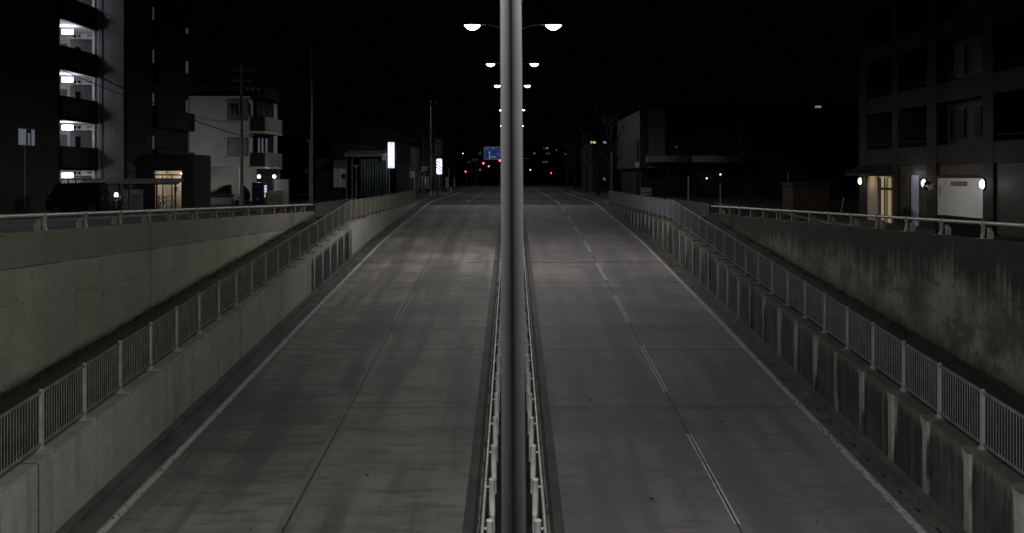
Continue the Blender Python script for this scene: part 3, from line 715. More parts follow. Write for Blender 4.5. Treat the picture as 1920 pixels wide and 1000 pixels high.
# bicycles
def bicycle(loc, rz, label):
    t = thing('bicycle', (0, 0, 0), label, 'bicycle', 'bicycles parked under the shelter')
    for yy in (-0.53, 0.53):
        b = MB(); pts = [(0, yy+0.33*math.cos(a*math.pi/12), 0.34+0.33*math.sin(a*math.pi/12)) for a in range(25)]
        b.tube(pts, 0.017, 6, False); wh = b.build('wheel', M['rubber'], t)
        sp = MB()
        for a in range(8):
            sp.tube([(0, yy, 0.34), (0, yy+0.32*math.cos(a*math.pi/4), 0.34+0.32*math.sin(a*math.pi/4))], 0.003, 3, False)
        sp.build('spokes', M['chrome'], wh)
    b = MB(); P = {'r': (0, -0.53, 0.34), 'bb': (0, -0.05, 0.30), 's': (0, -0.2, 0.78), 'h': (0, 0.36, 0.80), 'f': (0, 0.53, 0.34), 'hb': (0, 0.39, 0.62)}
    for a, c in (('r', 'bb'), ('r', 's'), ('bb', 's'), ('bb', 'hb'), ('s', 'hb'), ('h', 'f')): b.tube([P[a], P[c]], 0.016, 6)
    b.build('frame', M['chrome'] if False else M['grey'], t)
    MB().tube([(0, 0.36, 0.80), (0, 0.33, 1.0)], 0.013, 6).tube([(-0.27, 0.2, 0.98), (-0.2, 0.33, 1.02), (0.2, 0.33, 1.02), (0.27, 0.2, 0.98)], 0.013, 6).build('handlebar', M['chrome'], t)
    MB().tube([(0, -0.2, 0.78), (0, -0.22, 0.9)], 0.013, 6).prism([(-0.1, -0.36), (0.1, -0.36), (0.03, -0.08), (-0.03, -0.08)], 0.9, 0.95, 'Z').build('saddle', M['black'], t)
    b = MB(); 
    for i in range(5): b.tube([(-0.15+i*0.075, 0.42, 0.95), (-0.12+i*0.06, 0.44, 0.72), (-0.12+i*0.06, 0.66, 0.72), (-0.15+i*0.075, 0.70, 0.95)], 0.004, 4)
    for zz in (0.74, 0.84, 0.95): b.tube([(-0.15, 0.42, zz), (0.15, 0.42, zz), (0.15, 0.69, zz), (-0.15, 0.69, zz), (-0.15, 0.42, zz)], 0.004, 4)
    b.build('basket', M['chrome'], t)
    MB().disc((0, -0.72, 0.55), 0.035, 'Y', 0.02, 10).build('reflector', M['signred'], t)
    t.location = loc; t.rotation_euler = (0, 0, rz); return t
g0 = gL(65)
bk = bicycle((-23.15, 64.9, g0), R(12), 'leftmost bicycle, right beside the lit white garden lamp')
for x, y, a, lab in ((-22.55, 65.0, -8, 'bicycle between the two left shelter posts'), (-21.95, 64.8, 18, 'third bicycle from the left, its front wheel turned'),
                     (-20.6, 64.7, 10, 'bicycle in front of the bright doorway, left of its neighbour'), (-20.1, 64.9, -20, 'rightmost bicycle, in front of the warm lit glass door')):
    copy_tree(bk, (x, y, g0), R(a), lab)
t = thing('garden_lamp', (-23.55, 66.0, g0), 'short lit white globe lamp standing beside the van', 'garden lamp')
MB().tube([(-23.55, 66, g0), (-23.55, 66, 1.12)], 0.05, 8).build('post', M['black'], t)
MB().lathe((-23.55, 66, 1.12), [(0.03, 0), (0.10, 0.05), (0.12, 0.16), (0.09, 0.27), (0.02, 0.31)], 14).build('globe', E['globe'], t)
light('globe_light', t, (-23.55, 65.8, 1.27), 6, (1, 0.97, 0.88), 0.12)
MB().box(-24.65, 70.4, gL(70), -23.45, 70.5, 1.55).build('fence_panel', M['frost'], tt := thing('sheet_fence', (-22.6, 70.4, gL(70)), 'corrugated pale sheet fence behind the bicycles', 'fence'))
b = MB()
for i in range(9): b.tube([(-24.6+i*0.14, 70.38, gL(70)), (-24.6+i*0.14, 70.38, 1.55)], 0.02, 5)
b.build('rib', M['frost'], tt)
# ---- van
def vehicle(name, loc, prof, glass, width, wheels, wr, label, cat, body, rz=0, lamps=None):
    t = thing(name, (0, 0, 0), label, cat)
    bd = MB().prism(prof, -width/2, width/2, 'Y').build('body', body, t, bevel=0.05)
    for g in glass:
        for sy in (-1, 1):
            MB().prism(g, sy*(width/2-0.01), sy*(width/2+0.006), 'Y').build('side_window', M['glass'], t)
    for x in wheels:
        for sy in (-1, 1):
            wt = MB().lathe((x, sy*(width/2-0.1), wr), [(wr*0.6, -0.11), (wr, -0.09), (wr, 0.09), (wr*0.6, 0.11)], 20, 'Y').build('wheel', M['rubber'], t)
            MB().lathe((x, sy*(width/2-0.1)+sy*0.112, wr), [(wr*0.58, -0.01), (wr*0.5, 0.008), (wr*0.1, 0.0), (0.01, 0.0)], 16, 'Y').build('rim', M['chrome'], wt)
    for (x, z, mat, nm) in (lamps or []):
        for sy in (-1, 1): MB().box(x-0.03, sy*(width/2-0.28)-0.13, z-0.07, x+0.03, sy*(width/2-0.28)+0.13, z+0.07).build(nm, mat, t)
    t.location = loc; t.rotation_euler = (0, 0, rz); return t
van = vehicle('van', (-23.6, 60.3, gL(60)),
        [(-1.68, 0.25), (-1.70, 0.75), (-1.55, 0.98), (-1.15, 1.72), (-0.95, 1.82), (1.45, 1.86), (1.62, 1.74), (1.70, 0.9), (1.70, 0.28)],
        [[(-1.30, 1.05), (-0.98, 1.66), (-0.35, 1.68), (-0.35, 1.05)], [(-0.27, 1.05), (-0.27, 1.68), (0.6, 1.70), (0.6, 1.05)], [(0.68, 1.05), (0.68, 1.70), (1.42, 1.70), (1.55, 1.05)]],
        1.5, (-1.05, 1.1), 0.29, 'small black box van parked broadside left of the bicycle shelter', 'van', M['carblack'], 0,
        [(-1.69, 0.7, M['chrome'], 'headlight'), (1.70, 0.9, M['signred'], 'tail_light')])
van.scale = (0.87, 0.9, 0.92)
t = thing('notice_board', (-25.4, 61.5, gL(61)), 'faded white notice board on a post at the front of the van', 'notice board')
MB().tube([(-25.4, 61.5, gL(61)), (-25.4, 61.5, 1.6)], 0.03, 6).build('post', M['grey'], t)
MB().box(-25.75, 61.42, 1.0, -25.1, 61.46, 1.62).build('board', M['dwall'], t)
b = MB()
for i, (x, z, ww, hh) in enumerate(((-25.7, 1.42, .22, .14), (-25.42, 1.45, .12, .1), (-25.25, 1.32, .1, .25), (-25.7, 1.2, .26, .14), (-25.35, 1.05, .2, .14), (-25.68, 1.04, .2, .1))): b.box(x, 61.41, z, x+ww, 61.415, z+hh)
b.build('poster', M['grey'], t)

# ---- three storey white building
t = thing('white_house', (-24, 93, 0), 'three storey white rendered building with two frosted windows and corner balconies', 'building')
b = MB().box(-29, 93, 3.15, -22.0, 104, 9.1)
b.box(-29, 93, -0.1, -28.4, 104, 3.15).box(-23.5, 93.02, -0.1, -22.9, 94, 3.15)
b.build('wall', M['white'], t)
MB().box(-27.2, 93.6, 9.15, -20.9, 100, 10.0).build('roof_storey', M['dwall'], t)
for x in (-22.45, -22.0, -21.5): MB().box(x, 93.55, 9.25, x+0.25, 93.6, 9.85).build('roof_screen', M['frost'], t)
MB().box(-29, 103, -0.1, -22, 103.2, 3.15).build('rear_wall', M['white'], t)
MB().box(-28.4, 94.5, 2.45, -23.5, 95.2, 3.15).build('garage_beam', M['white'], t)
for z0, z1 in ((7.1, 8.8), (4.1, 5.55)):
    fr = MB().box(-23.85, 92.96, z0-0.06, -22.1, 93.0, z0).box(-23.85, 92.96, z1, -22.1, 93.0, z1+0.06).box(-23.85, 92.96, z0, -23.78, 93.0, z1).box(-22.17, 92.96, z0, -22.1, 93.0, z1).box(-22.95, 92.965, z0, -22.91, 93.0, z1).build('window_frame', M['black'], t)
    MB().box(-23.78, 92.98, z0, -22.17, 92.995, z1).build('pane', M['frost'], fr)
for z in (8.75, 7.0, 5.5, 3.95): MB().box(-24.1, 92.93, z-0.05, -24.0, 93.0, z+0.05).build('vent_cap', M['grey'], t)
b = MB().box(-22.0, 94.3, 3.0, -21.7, 101, 9.1); b.build('balcony_core', M['dwall2'], t)
MB().box(-21.9, 93.0, 9.0, -20.7, 100.0, 9.15).build('eave', M['dwall'], t)
for y in (96.0, 98.4): MB().box(-21.69, y, 3.3, -21.65, y+1.6, 5.3).box(-21.69, y, 6.3, -21.65, y+1.6, 8.3).build('glass_door', M['glass'], t)
for z in (3.0, 6.0):
    bl = MB().box(-22.0, 93.0, z, -20.7, 100.0, z+0.18).build('balcony_floor', M['white'], t)
    MB().box(-21.95, 93.0, z+0.22, -20.75, 93.06, z+1.35).build('balcony_screen', M['dwall'], t)
    MB().box(-20.76, 93.06, z+0.22, -20.7, 100.0, z+1.38).build('balcony_screen', M['frost'], t)
for x in (-21.6, -21.3, -20.95): MB().box(x, 94.4, 4.3, x+0.12, 94.45, 5.6).build('curtain_strip', E['blind'], t)
MB().box(-22.0, 95.6, -0.1, -20.2, 95.8, 3.0).build('ground_floor_wall', M['gframe'], t)
MB().box(-20.65, 95.52, -0.1, -20.0, 95.58, 2.4).build('door', M['black'], t)
MB().box(-20.1, 95.2, -0.1, -19.95, 95.6, 3.0).build('side_column', M['black'], t)
for k, x in enumerate((-21.42, -20.12)):
    lp = thing('wall_lamp', (x, 93.9, 2.35), ('lit globe lamp left above the vending machine' if k == 0 else 'lit globe lamp right above the vending machine'), 'wall lamp', 'globe lamps over the vending machine')
    MB().lathe((x, 93.9, 2.2), [(0.02, 0), (0.12, 0.04), (0.15, 0.15), (0.12, 0.26), (0.02, 0.3)], 14).build('globe', E['globe'], lp)
    MB().box(x-0.04, 93.9, 2.5, x+0.04, 95.6, 2.54).build('bracket', M['black'], lp)
    light('globe_light', lp, (x, 93.65, 2.2), 9, (1, 1, 0.98), 0.12)
light('garage_light', t, (-26.0, 97.5, 2.75), 60, (1.0, 0.97, 0.92), 0.2)
MB().box(-26.4, 97.4, 2.98, -25.6, 97.55, 3.06).build('ceiling_light', M['signwhite'], t)
# vending machine (front faces the road)
t = thing('vending_machine', (-20.9, 92.6, 0), 'dark blue drinks vending machine with its lit front towards the road', 'vending machine')
MB().box(-21.55, 91.9, 0.05, -20.55, 92.85, 1.85).build('cabinet', M['vend'], t, bevel=0.02)
b = MB()
for i in range(3): b.box(-20.545, 92.0, 1.45-i*0.22, -20.50, 92.75, 1.62-i*0.22)
b.build('drink_window', E['vendw'], t)
MB().box(-20.545, 92.1, 0.62, -20.515, 92.3, 0.92).build('coin_panel', E['vendw'], t)
MB().box(-20.545, 92.0, 0.25, -20.515, 92.7, 0.42).build('dispensing_flap', M['grey'], t)
b = MB().tube([(-21.35, 91.89, 1.42), (-21.28, 91.89, 1.53), (-21.22, 91.89, 1.45), (-21.15, 91.89, 1.55), (-21.08, 91.89, 1.47), (-20.98, 91.89, 1.56)], 0.018, 5)
b.box(-21.2, 91.88, 0.42, -20.95, 91.9, 0.55); b.build('lettering', M['frost'], t)
light('vending_light', t, (-20.3, 92.3, 1.3), 2.0, (0.9, 0.95, 1), 0.2)
# car in the garage
vehicle('car', (-24.7, 95.8, 0.0), [(-1.9, 0.3), (-1.95, 0.7), (-1.75, 0.95), (-1.0, 1.05), (-0.35, 1.55), (0.3, 1.68), (1.4, 1.62), (1.85, 1.1), (1.92, 0.7), (1.9, 0.3)],
        [[(-0.85, 1.06), (-0.3, 1.48), (0.25, 1.58), (0.25, 1.06)], [(0.32, 1.06), (0.32, 1.58), (1.3, 1.54), (1.55, 1.06)]], 1.65, (-1.2, 1.25), 0.3,
        'glossy black car parked inside the open garage of the white building', 'car', M['carblack'], R(25), [(-1.94, 0.72, M['chrome'], 'headlight'), (1.93, 0.85, M['signred'], 'tail_light')])
t = thing('storage_chest', (-23.9, 91.5, 0), 'long grey storage chest with a lid in front of the garage', 'storage chest')
MB().box(-24.8, 91.2, 0.05, -23.05, 91.9, 0.62).build('chest_body', M['grey'], t, bevel=0.02)
MB().prism([(91.15, 0.66), (91.95, 0.66), (91.9, 0.9), (91.3, 0.9)], -24.78, -23.0, 'X').build('lid', M['dwall'], t)
t = thing('rubbish_container', (-19.6, 91.5, 0), 'grey metal rubbish container with a sloping lid', 'rubbish container')
MB().box(-20.1, 91.0, 0.05, -18.95, 92.0, 0.85).build('container_body', M['grey'], t, bevel=0.015)
MB().prism([(90.98, 0.86), (92.02, 0.86), (91.95, 1.18), (91.35, 1.18)], -20.12, -18.93, 'X').build('lid', M['chrome'] if False else M['grey'], t)
t = thing('metal_screen', (-19.2, 92.6, 0), 'tall white metal screen behind the rubbish container', 'screen')
MB().box(-19.85, 92.5, 0.05, -18.65, 92.56, 2.1).build('sheet', M['signwhite'], t)
MB().box(-19.87, 92.47, 2.1, -18.63, 92.59, 2.14).box(-18.66, 92.46, 0.0, -18.6, 92.6, 2.14).build('edge_frame', M['grey'], t)
light('porch_light', t, (-19.9, 91.9, 2.7), 4, (0.95, 1, 1), 0.1)
t = thing('shrub_planter', (-22.2, 92, 0), 'low planter of small shrubs at the foot of the utility pole', 'planter')
MB().box(-22.8, 91.8, 0, -21.75, 92.4, 0.35).build('box', M['dwall'], t)
b = MB()
for k in range(500):
    p = Vector((random.uniform(-22.8, -21.8), random.uniform(91.8, 92.4), random.uniform(0.35, 0.9))); q = [p+Vector([random.uniform(-.05, .05) for _ in range(3)]) for _ in range(3)]
    b.bm.faces.new([b.bm.verts.new(v) for v in q])
b.build('foliage', M['moss'], t)

lp = thing('wall_lamp', (-26.2, 86.0, 3.2), 'added lamp hidden behind the dark tower, put in to wash the white building wall', 'wall lamp')
MB().box(-26.4, 86.0, 3.1, -26.0, 86.15, 3.35).build('housing', M['dark'], lp)  # lamp added out of sight to light the white building
MB().box(-26.38, 86.15, 3.12, -26.02, 86.22, 3.33).build('diffuser', E['globe'], lp)
light('added_wash_light', lp, (-26.2, 86.4, 3.3), 120, (1, 0.98, 0.96), 0.15)
# ---- utility poles and cables
def util_pole(x, y, z0, H, label, cans=True, r=0.17):
    t = thing('utility_pole', (x, y, z0), label, 'utility pole', 'utility poles along the left side street')
    MB().tube([(x, y, z0), (x, y, z0+H)], r, 12, True, r*0.6).build('pole', M['utility'], t)
    for zz, L in ((H-0.6, 1.0), (H-1.4, 0.8)) if cans else ((H-0.5, 0.9),):
        ca = MB().box(x-L, y-0.05, z0+zz-0.05, x+L, y+0.05, z0+zz+0.05).build('crossarm', M['utility'], t)
        ib = MB()
        for i in (-0.9, -0.5, 0.5, 0.9): ib.lathe((x+L*i, y, z0+zz+0.05), [(0.03, 0), (0.06, 0.05), (0.03, 0.1), (0.06, 0.14), (0.02, 0.2)], 8)
        ib.build('insulator', M['grey'], ca)
    if cans:
        for dx in (-0.75, -0.42, 0.6):
            MB().lathe((x+dx, y-0.1, z0+H-4.15), [(0.20, 0), (0.22, 0.05), (0.22, 0.8), (0.18, 0.9), (0.05, 0.95)], 12).build('transformer', M['grey'], t)
        MB().box(x-1.1, y-0.2, z0+H-4.25, x+0.95, y+0.1, z0+H-4.15).build('transformer_shelf', M['utility'], t)
        b = MB()
        for i in range(5): b.lathe((x-0.7+i*0.18, y-0.25, z0+H-4.6), [(0.04, 0), (0.05, 0.12), (0.02, 0.2)], 8)
        b.build('fuse_cutout', M['grey'], t)
    return t
util_pole(-21.45, 88, 0.05, 11.3, 'utility pole with transformers in front of the white building')
util_pole(-18.1, 100, 0, 14.0, 'thin dark utility pole right of the white building', False, 0.15)
util_pole(-10.9, 148, 0, 12.5, 'utility pole beside the striped lit sign', False, 0.15)
def cable(a, c, sag, label, r=0.02):
    a, c = Vector(a), Vector(c); pts = []
    for i in range(17):
        f = i/16; p = a.lerp(c, f); p.z -= sag*4*f*(1-f); pts.append(p)
    tag(MB().tube(pts, r, 6).build('overhead_cable', M['cable']), label, 'cable', 'overhead cables on the left')
cable((-21.45, 88, 5.6), (-19.5, 42, 8.3), 0.5, 'thick black cable sagging across the brick pillar to the utility pole', 0.035)
cable((-21.45, 88, 6.6), (-21.0, 42, 8.4), 0.9, 'thin lower cable crossing the lit corridors')
cable((-21.45, 88, 5.6), (-18.1, 100, 7.0), 0.3, 'short cable between the two utility poles')
cable((-21.6, 88, 10.6), (-18.3, 100, 12.4), 0.4, 'topmost faint cable leaving the transformer pole')

# lamp added out of view by the side street to light the house fronts
t = thing('added_side_lamp', (-22.6, 45, gL(45)), 'added lamp on a slim pole by the left side street, just outside the frame', 'street lamp')
MB().tube([(-22.6, 45, gL(45)), (-22.6, 45, 7.2)], 0.09, 10, True, 0.06).build('pole', M['utility'], t)
MB().tube([(-22.6, 45, 7.0), (-22.3, 45.3, 7.3), (-21.9, 45.6, 7.35)], 0.03, 8).build('arm', M['utility'], t)
MB().box(-22.1, 45.4, 7.28, -21.6, 45.8, 7.42).build('lamp_head', M['utility'], t)
MB().box(-22.05, 45.45, 7.2, -21.65, 45.75, 7.28).build('diffuser', E['globe'], t)
light('lamp_light', t, (-21.85, 45.6, 7.1), 300, (0.95, 1.0, 0.93), 0.15, 'SPOT', 178, 0.1)
# ---- sign pole with lamp
t = thing('sign_post', (-16.95, 93, 0), 'grey post with a small round blue sign and a yellow band', 'sign post')
MB().tube([(-16.95, 93, 0), (-16.95, 93, 5.35)], 0.06, 10).build('post', M['grey'], t)
MB().disc((-17.15, 92.9, 2.8), 0.22, 'Y', 0.03).build('sign_disc', M['signblue'], t)
MB().disc((-17.15, 92.88, 2.8), 0.16, 'Y', 0.02).build('sign_face', M['signblue'], t)
MB().lathe((-16.95, 93, 0.75), [(0.064, 0), (0.064, 0.35)], 12).build('band', M['yellow'], t)
MB().box(-17.25, 92.9, 5.25, -16.9, 93.1, 5.4).build('lamp_head', M['grey'], t)

# ---- shed with tarpaulins and lit sign, house behind
t = thing('tarpaulin_shed', (-15.5, 115, 0), 'low shed hung with pale blue grey tarpaulins beside the lit sign', 'shed')
MB().box(-20.5, 115.5, 0, -13.0, 122, 4.2).build('shed_body', M['dwall'], t)
MB().prism([(113.6, 4.45), (113.6, 4.6), (117, 5.1), (122, 5.1), (122, 4.9), (117, 4.9)], -17.2, -12.95, 'X').build('roof', M['grey'], t)
MB().tube([(-17.2, 113.55, 4.42), (-13.0, 113.55, 4.42)], 0.09, 8).build('gutter', M['grey'], t)
b = MB(); n = 150; rows = [[], []]
for i in range(n+1):
    x = -15.6+2.75*i/n; y = 113.9+0.16*math.sin(i*0.42)+0.09*math.sin(i*1.13+1)
    rows[0].append(b.bm.verts.new((x*0.45+(-13.4)*0.55 if False else x, 113.9+(y-113.9)*0.35, 4.35))); rows[1].append(b.bm.verts.new((x+0.06*math.sin(i*.3), y-0.25, 0.25)))
for i in range(n):
    f = b.bm.faces.new((rows[0][i], rows[0][i+1], rows[1][i+1], rows[1][i])); f.smooth = True
o = b.build('tarpaulin', M['tarp'], t); sm = o.modifiers.new('thickness', 'SOLIDIFY'); sm.thickness = 0.015
for x in (-17.0, -16.4, -13.0): MB().box(x-0.05, 113.8, 0, x+0.05, 113.9, 4.4).build('post', M['grey'], t)
MB().box(-18.55, 115.3, 1.2, -17.2, 115.45, 4.0).build('white_wall', M['white'], t)
MB().box(-17.7, 115.26, 2.1, -17.3, 115.3, 2.6).build('dark_vent', M['black'], t)
MB().box(-13.28, 113.4, 4.0, -12.98, 113.5, 4.6).build('fascia_end', M['white'], t)
t = thing('tiled_house', (-14, 126, 0), 'dark two storey house with a pitched roof behind the shed', 'house')
MB().box(-20, 124, 0, -11.3, 134, 6.3).build('wall', M['dwall'], t)
MB().prism([(-20.8, 6.2), (-10.6, 6.2), (-15.6, 8.2)], 123.4, 134.6, 'Y').build('roof', M['dwall2'], t)
for x in (-16.7, -14.2): 
    f = MB().box(x, 123.93, 4.2, x+1.3, 123.99, 5.6).build('window', M['grey'], t); MB().box(x+0.07, 123.9, 4.27, x+1.23, 123.94, 5.53).build('pane', M['glass'], f)
MB().box(-12.3, 118, 0, -11.0, 123.4, 3.6).box(-12.35, 117.9, 3.6, -10.9, 123.4, 3.75).build('lean_to', M['dwall'], t)
t = thing('lit_sign', (-12.4, 114.5, 0), 'tall narrow backlit white shop sign beside the tarpaulins', 'sign')
bx = MB().box(-12.79, 114.3, 3.2, -12.13, 114.5, 5.85).build('light_box', E['sign'], t, bevel=0.03)
MB().tube([(-12.7, 114.7, 0), (-12.7, 114.7, 6.0)], 0.07, 8).build('post', M['grey'], t)
b = MB()
b.box(-12.52, 114.28, 5.68, -12.38, 114.3, 5.75).box(-12.66, 114.28, 5.50, -12.24, 114.295, 5.515)
for z in (5.27, 4.92): b.box(-12.47, 114.28, z-0.09, -12.44, 114.3, z-0.01).box(-12.5, 114.28, z, -12.42, 114.3, z+0.025)
b.box(-12.52, 114.28, 4.62, -12.38, 114.3, 4.65).tube([(-12.5, 114.29, 4.70), (-12.44, 114.29, 4.55)], 0.014, 4).tube([(-12.40, 114.29, 4.74), (-12.37, 114.29, 4.68)], 0.012, 4)
b.tube([(-12.51, 114.29, 4.45), (-12.39, 114.29, 4.45)], 0.014, 4).tube([(-12.45, 114.29, 4.47), (-12.51, 114.29, 4.33)], 0.014, 4).tube([(-12.44, 114.29, 4.42), (-12.38, 114.29, 4.33)], 0.014, 4)
b.box(-12.62, 114.28, 3.27, -12.32, 114.3, 3.30)
b.build('lettering', M['ink'], bx)
light('sign_light', t, (-12.45, 114.0, 4.5), 7, (0.75, 0.82, 1), 0.4)
light('sign_light', t, (-13.0, 114.15, 4.0), 2, (0.75, 0.85, 1), 0.2)
# stop sign
t = thing('triangle_sign', (-15.6, 111, 0), 'small red inverted triangle sign on a thin post', 'road sign')
MB().tube([(-15.6, 111.05, 0), (-15.6, 111.05, 3.5)], 0.03, 8).build('post', M['signwhite'], t)
sg = MB().prism([(-15.98, 3.50), (-15.22, 3.50), (-15.6, 2.82)], 110.95, 110.98, 'Y').build('plate', M['signred'], t)
MB().prism([(-15.90, 3.455), (-15.30, 3.455), (-15.33, 3.42), (-15.87, 3.42)], 110.935, 110.945, 'Y').box(-15.75, 110.935, 3.28, -15.65, 110.945, 3.38).box(-15.63, 110.935, 3.28, -15.55, 110.945, 3.38).box(-15.52, 110.935, 3.28, -15.44, 110.945, 3.38).build('lettering', M['signwhite'], sg)
MB().box(-15.72, 110.95, 2.2, -15.5, 111.0, 2.45).build('plate', M['dark'], t)
# info board, round sign
t = thing('notice_sign', (-10.7, 120, 0), 'square white notice board on a post at the end of the left fence', 'sign')
MB().tube([(-10.55, 120, 0), (-10.55, 120, 2.8)], 0.045, 8).build('post', M['signwhite'], t)
sg = MB().box(-11.2, 119.9, 2.15, -10.5, 119.94, 2.9).build('board', M['signwhite'], t)
b = MB()
for i in range(5): b.box(-11.1, 119.885, 2.25+i*0.11, -10.65-0.08*(i % 3), 119.9, 2.28+i*0.11)
b.build('lettering', M['grey'], sg)
t = thing('round_sign', (-10.15, 125, 0), 'round blue sign on a white post with two white name plates above', 'road sign')
MB().tube([(-10.15, 125.05, 0), (-10.15, 125.05, 3.3)], 0.035, 8).build('post', M['signwhite'], t)
MB().disc((-10.15, 124.95, 2.62), 0.33, 'Y', 0.03, 24).build('rim', M['signwhite'], t)
MB().disc((-10.15, 124.92, 2.62), 0.29, 'Y', 0.02, 24).build('sign_face', M['signblue'], t)
MB().box(-10.2, 124.9, 3.25, -9.5, 124.93, 3.40).box(-10.2, 124.9, 3.03, -9.45, 124.93, 3.18).build('name_plate', M['signwhite'], t)

# ---- bare trees
def bare_tree(loc, H, seed, label, group='bare street trees'):
    rnd = random.Random(seed)
    t = thing('bare_tree', (0, 0, 0), label, 'tree', group)
    tb = MB(); tb.tube([(0, 0, 0), (0.04, 0, H*0.3), (-0.03, 0.02, H*0.6), (0.02, 0, H)], [0.17, 0.13, 0.09, 0.03], 10).build('trunk', M['bark'], t)
    cb = MB()
    def br(p, d, L, r, dep):
        pts = [p]; q = p.copy(); dd = d.copy()
        for i in range(4):
            dd = (dd+Vector((rnd.uniform(-.25, .25), rnd.uniform(-.25, .25), 0.13))).normalized(); q = q+dd*L/4; pts.append(q.copy())
        cb.tube(pts, r, 6, True, r*0.45)
        if dep:
            for k in range(3):
                f = pts[rnd.randint(1, 4)]; nd = (dd+Vector((rnd.uniform(-.9, .9), rnd.uniform(-.9, .9), rnd.uniform(0, .6)))).normalized()
                br(f.copy(), nd, L*0.55, r*0.5, dep-1)
        else:
            cb.lathe(tuple(q), [(0.01, -0.05), (0.05, 0), (0.01, 0.05)], 6)
    for i in range(11):
        z = H*(0.38+0.6*i/11); a = i*2.4+rnd.uniform(-.4, .4)
        br(Vector((0, 0, z)), Vector((math.cos(a), math.sin(a), 0.55)), H*0.26*(1.15-z/H*0.6), 0.06, 2)
    cb.build('crown', M['bark'], t)
    t.location = loc; return t
bt = bare_tree((-10.6, 133, 0.1), 8.3, 3, 'pruned bare tree standing behind the round blue sign')
for i, (x, y, rz, lab) in enumerate(((10.0, 112, 40, 'first dark bare tree past the end of the right fence'), (10.2, 132, 160, 'second dark bare tree on the right pavement'), (10.2, 152, 250, 'third dark bare tree on the right pavement'),
                        (10.0, 176, 80, 'fourth dark bare tree on the right pavement'), (9.9, 200, 20, 'farthest dark bare tree on the right pavement'), (-10.2, 172, 100, 'dark bare tree beyond the striped lit sign'), (-10.2, 196, 200, 'dark bare tree left of the red signals'))):
    c = copy_tree(bt, (x, y, 0.1), R(rz), lab)
    for ch in c.children:
        ch.material_slots[0].link = 'OBJECT'; ch.material_slots[0].material = M['darkbark']

# ---- second lit sign and shops
t = thing('lit_sign', (-9.8, 150, 0), 'small backlit pillar sign with dark diagonal strokes', 'sign')
bx = MB().box(-10.2, 149.8, 2.6, -9.46, 150.0, 4.68).build('light_box', E['sign2'], t, bevel=0.08)
b = MB()
for z in (4.3, 3.9, 3.5): b.prism([(-10.2, z), (-10.2, z+0.13), (-9.46, z-0.42), (-9.46, z-0.55)] if z < 4.2 else [(-10.15, z), (-10.1, z+0.12), (-9.7, z-0.1), (-9.75, z-0.2)], 149.77, 149.795, 'Y')
b.build('stroke', M['ink'], bx)
MB().tube([(-9.83, 150.1, 0), (-9.83, 150.1, 2.7)], 0.06, 8).build('post', M['grey'], t)
light('sign_light', t, (-9.8, 149.3, 3.6), 6, (0.8, 0.8, 1), 0.3)
t = thing('corner_shop', (-15, 155, 0), 'dark low shop with a few dimly lit panes below the striped sign', 'shop')
MB().box(-24, 153, 0, -11.2, 170, 5.2).build('wall', M['dwall'], t)
MB().box(-24.2, 152.6, 5.2, -11.0, 170.2, 5.45).build('roof', M['dwall2'], t)
for x in (-13.6, -12.4): 
    f = MB().box(x, 152.93, 0.6, x+0.95, 153.0, 2.3).build('window', M['grey'], t); MB().box(x+0.06, 152.9, 1.2, x+0.5, 152.94, 2.2).build('pane', E['blind'], f)
MB().box(-11.19, 154, 0.5, -11.15, 160, 2.3).build('shop_window', M['glass'], t)
b = thing('delineator_post', (-9.0, 158, 0.12), 'thin white post with a reflective top by the left kerb', 'post')
MB().tube([(-9.0, 158, 0.1), (-9.0, 158, 3.3)], 0.04, 6).build('pole', M['grey'], b); MB().box(-9.05, 157.93, 3.15, -8.95, 157.98, 3.35).build('reflector', M['signwhite'], b)
for i, (x, y) in enumerate(((-9.1, 124), (-9.1, 130), (-9.1, 140), (-9.1, 165))):
    o = MB().lathe((x, y, 0.12), [(0.10, 0), (0.10, 0.3), (0.06, 0.36), (0.05, 0.55), (0.01, 0.57)], 10).build('bollard', M['signwhite'])
    tag(o, ('nearest', 'second', 'third', 'farthest')[i]+' short white bollard along the left kerb past the fence', 'bollard', 'kerb bollards')
for i, (x, y, ww, h, lab) in enumerate(((-9.9, 165, 0.8, 2.2, 'left one of two narrow pale banners by the shop'), (-9.3, 176, 0.5, 2.0, 'right one of two narrow pale banners by the shop'))):
    t = thing('banner', (x, y, 0.1), lab, 'banner', 'shop banners'); MB().box(x, y, 0.5, x+ww*0.6, y+0.02, h).build('cloth', M['frost'], t); MB().tube([(x, y, 0.1), (x, y, h+0.1)], 0.02, 5).build('pole', M['grey'], t)

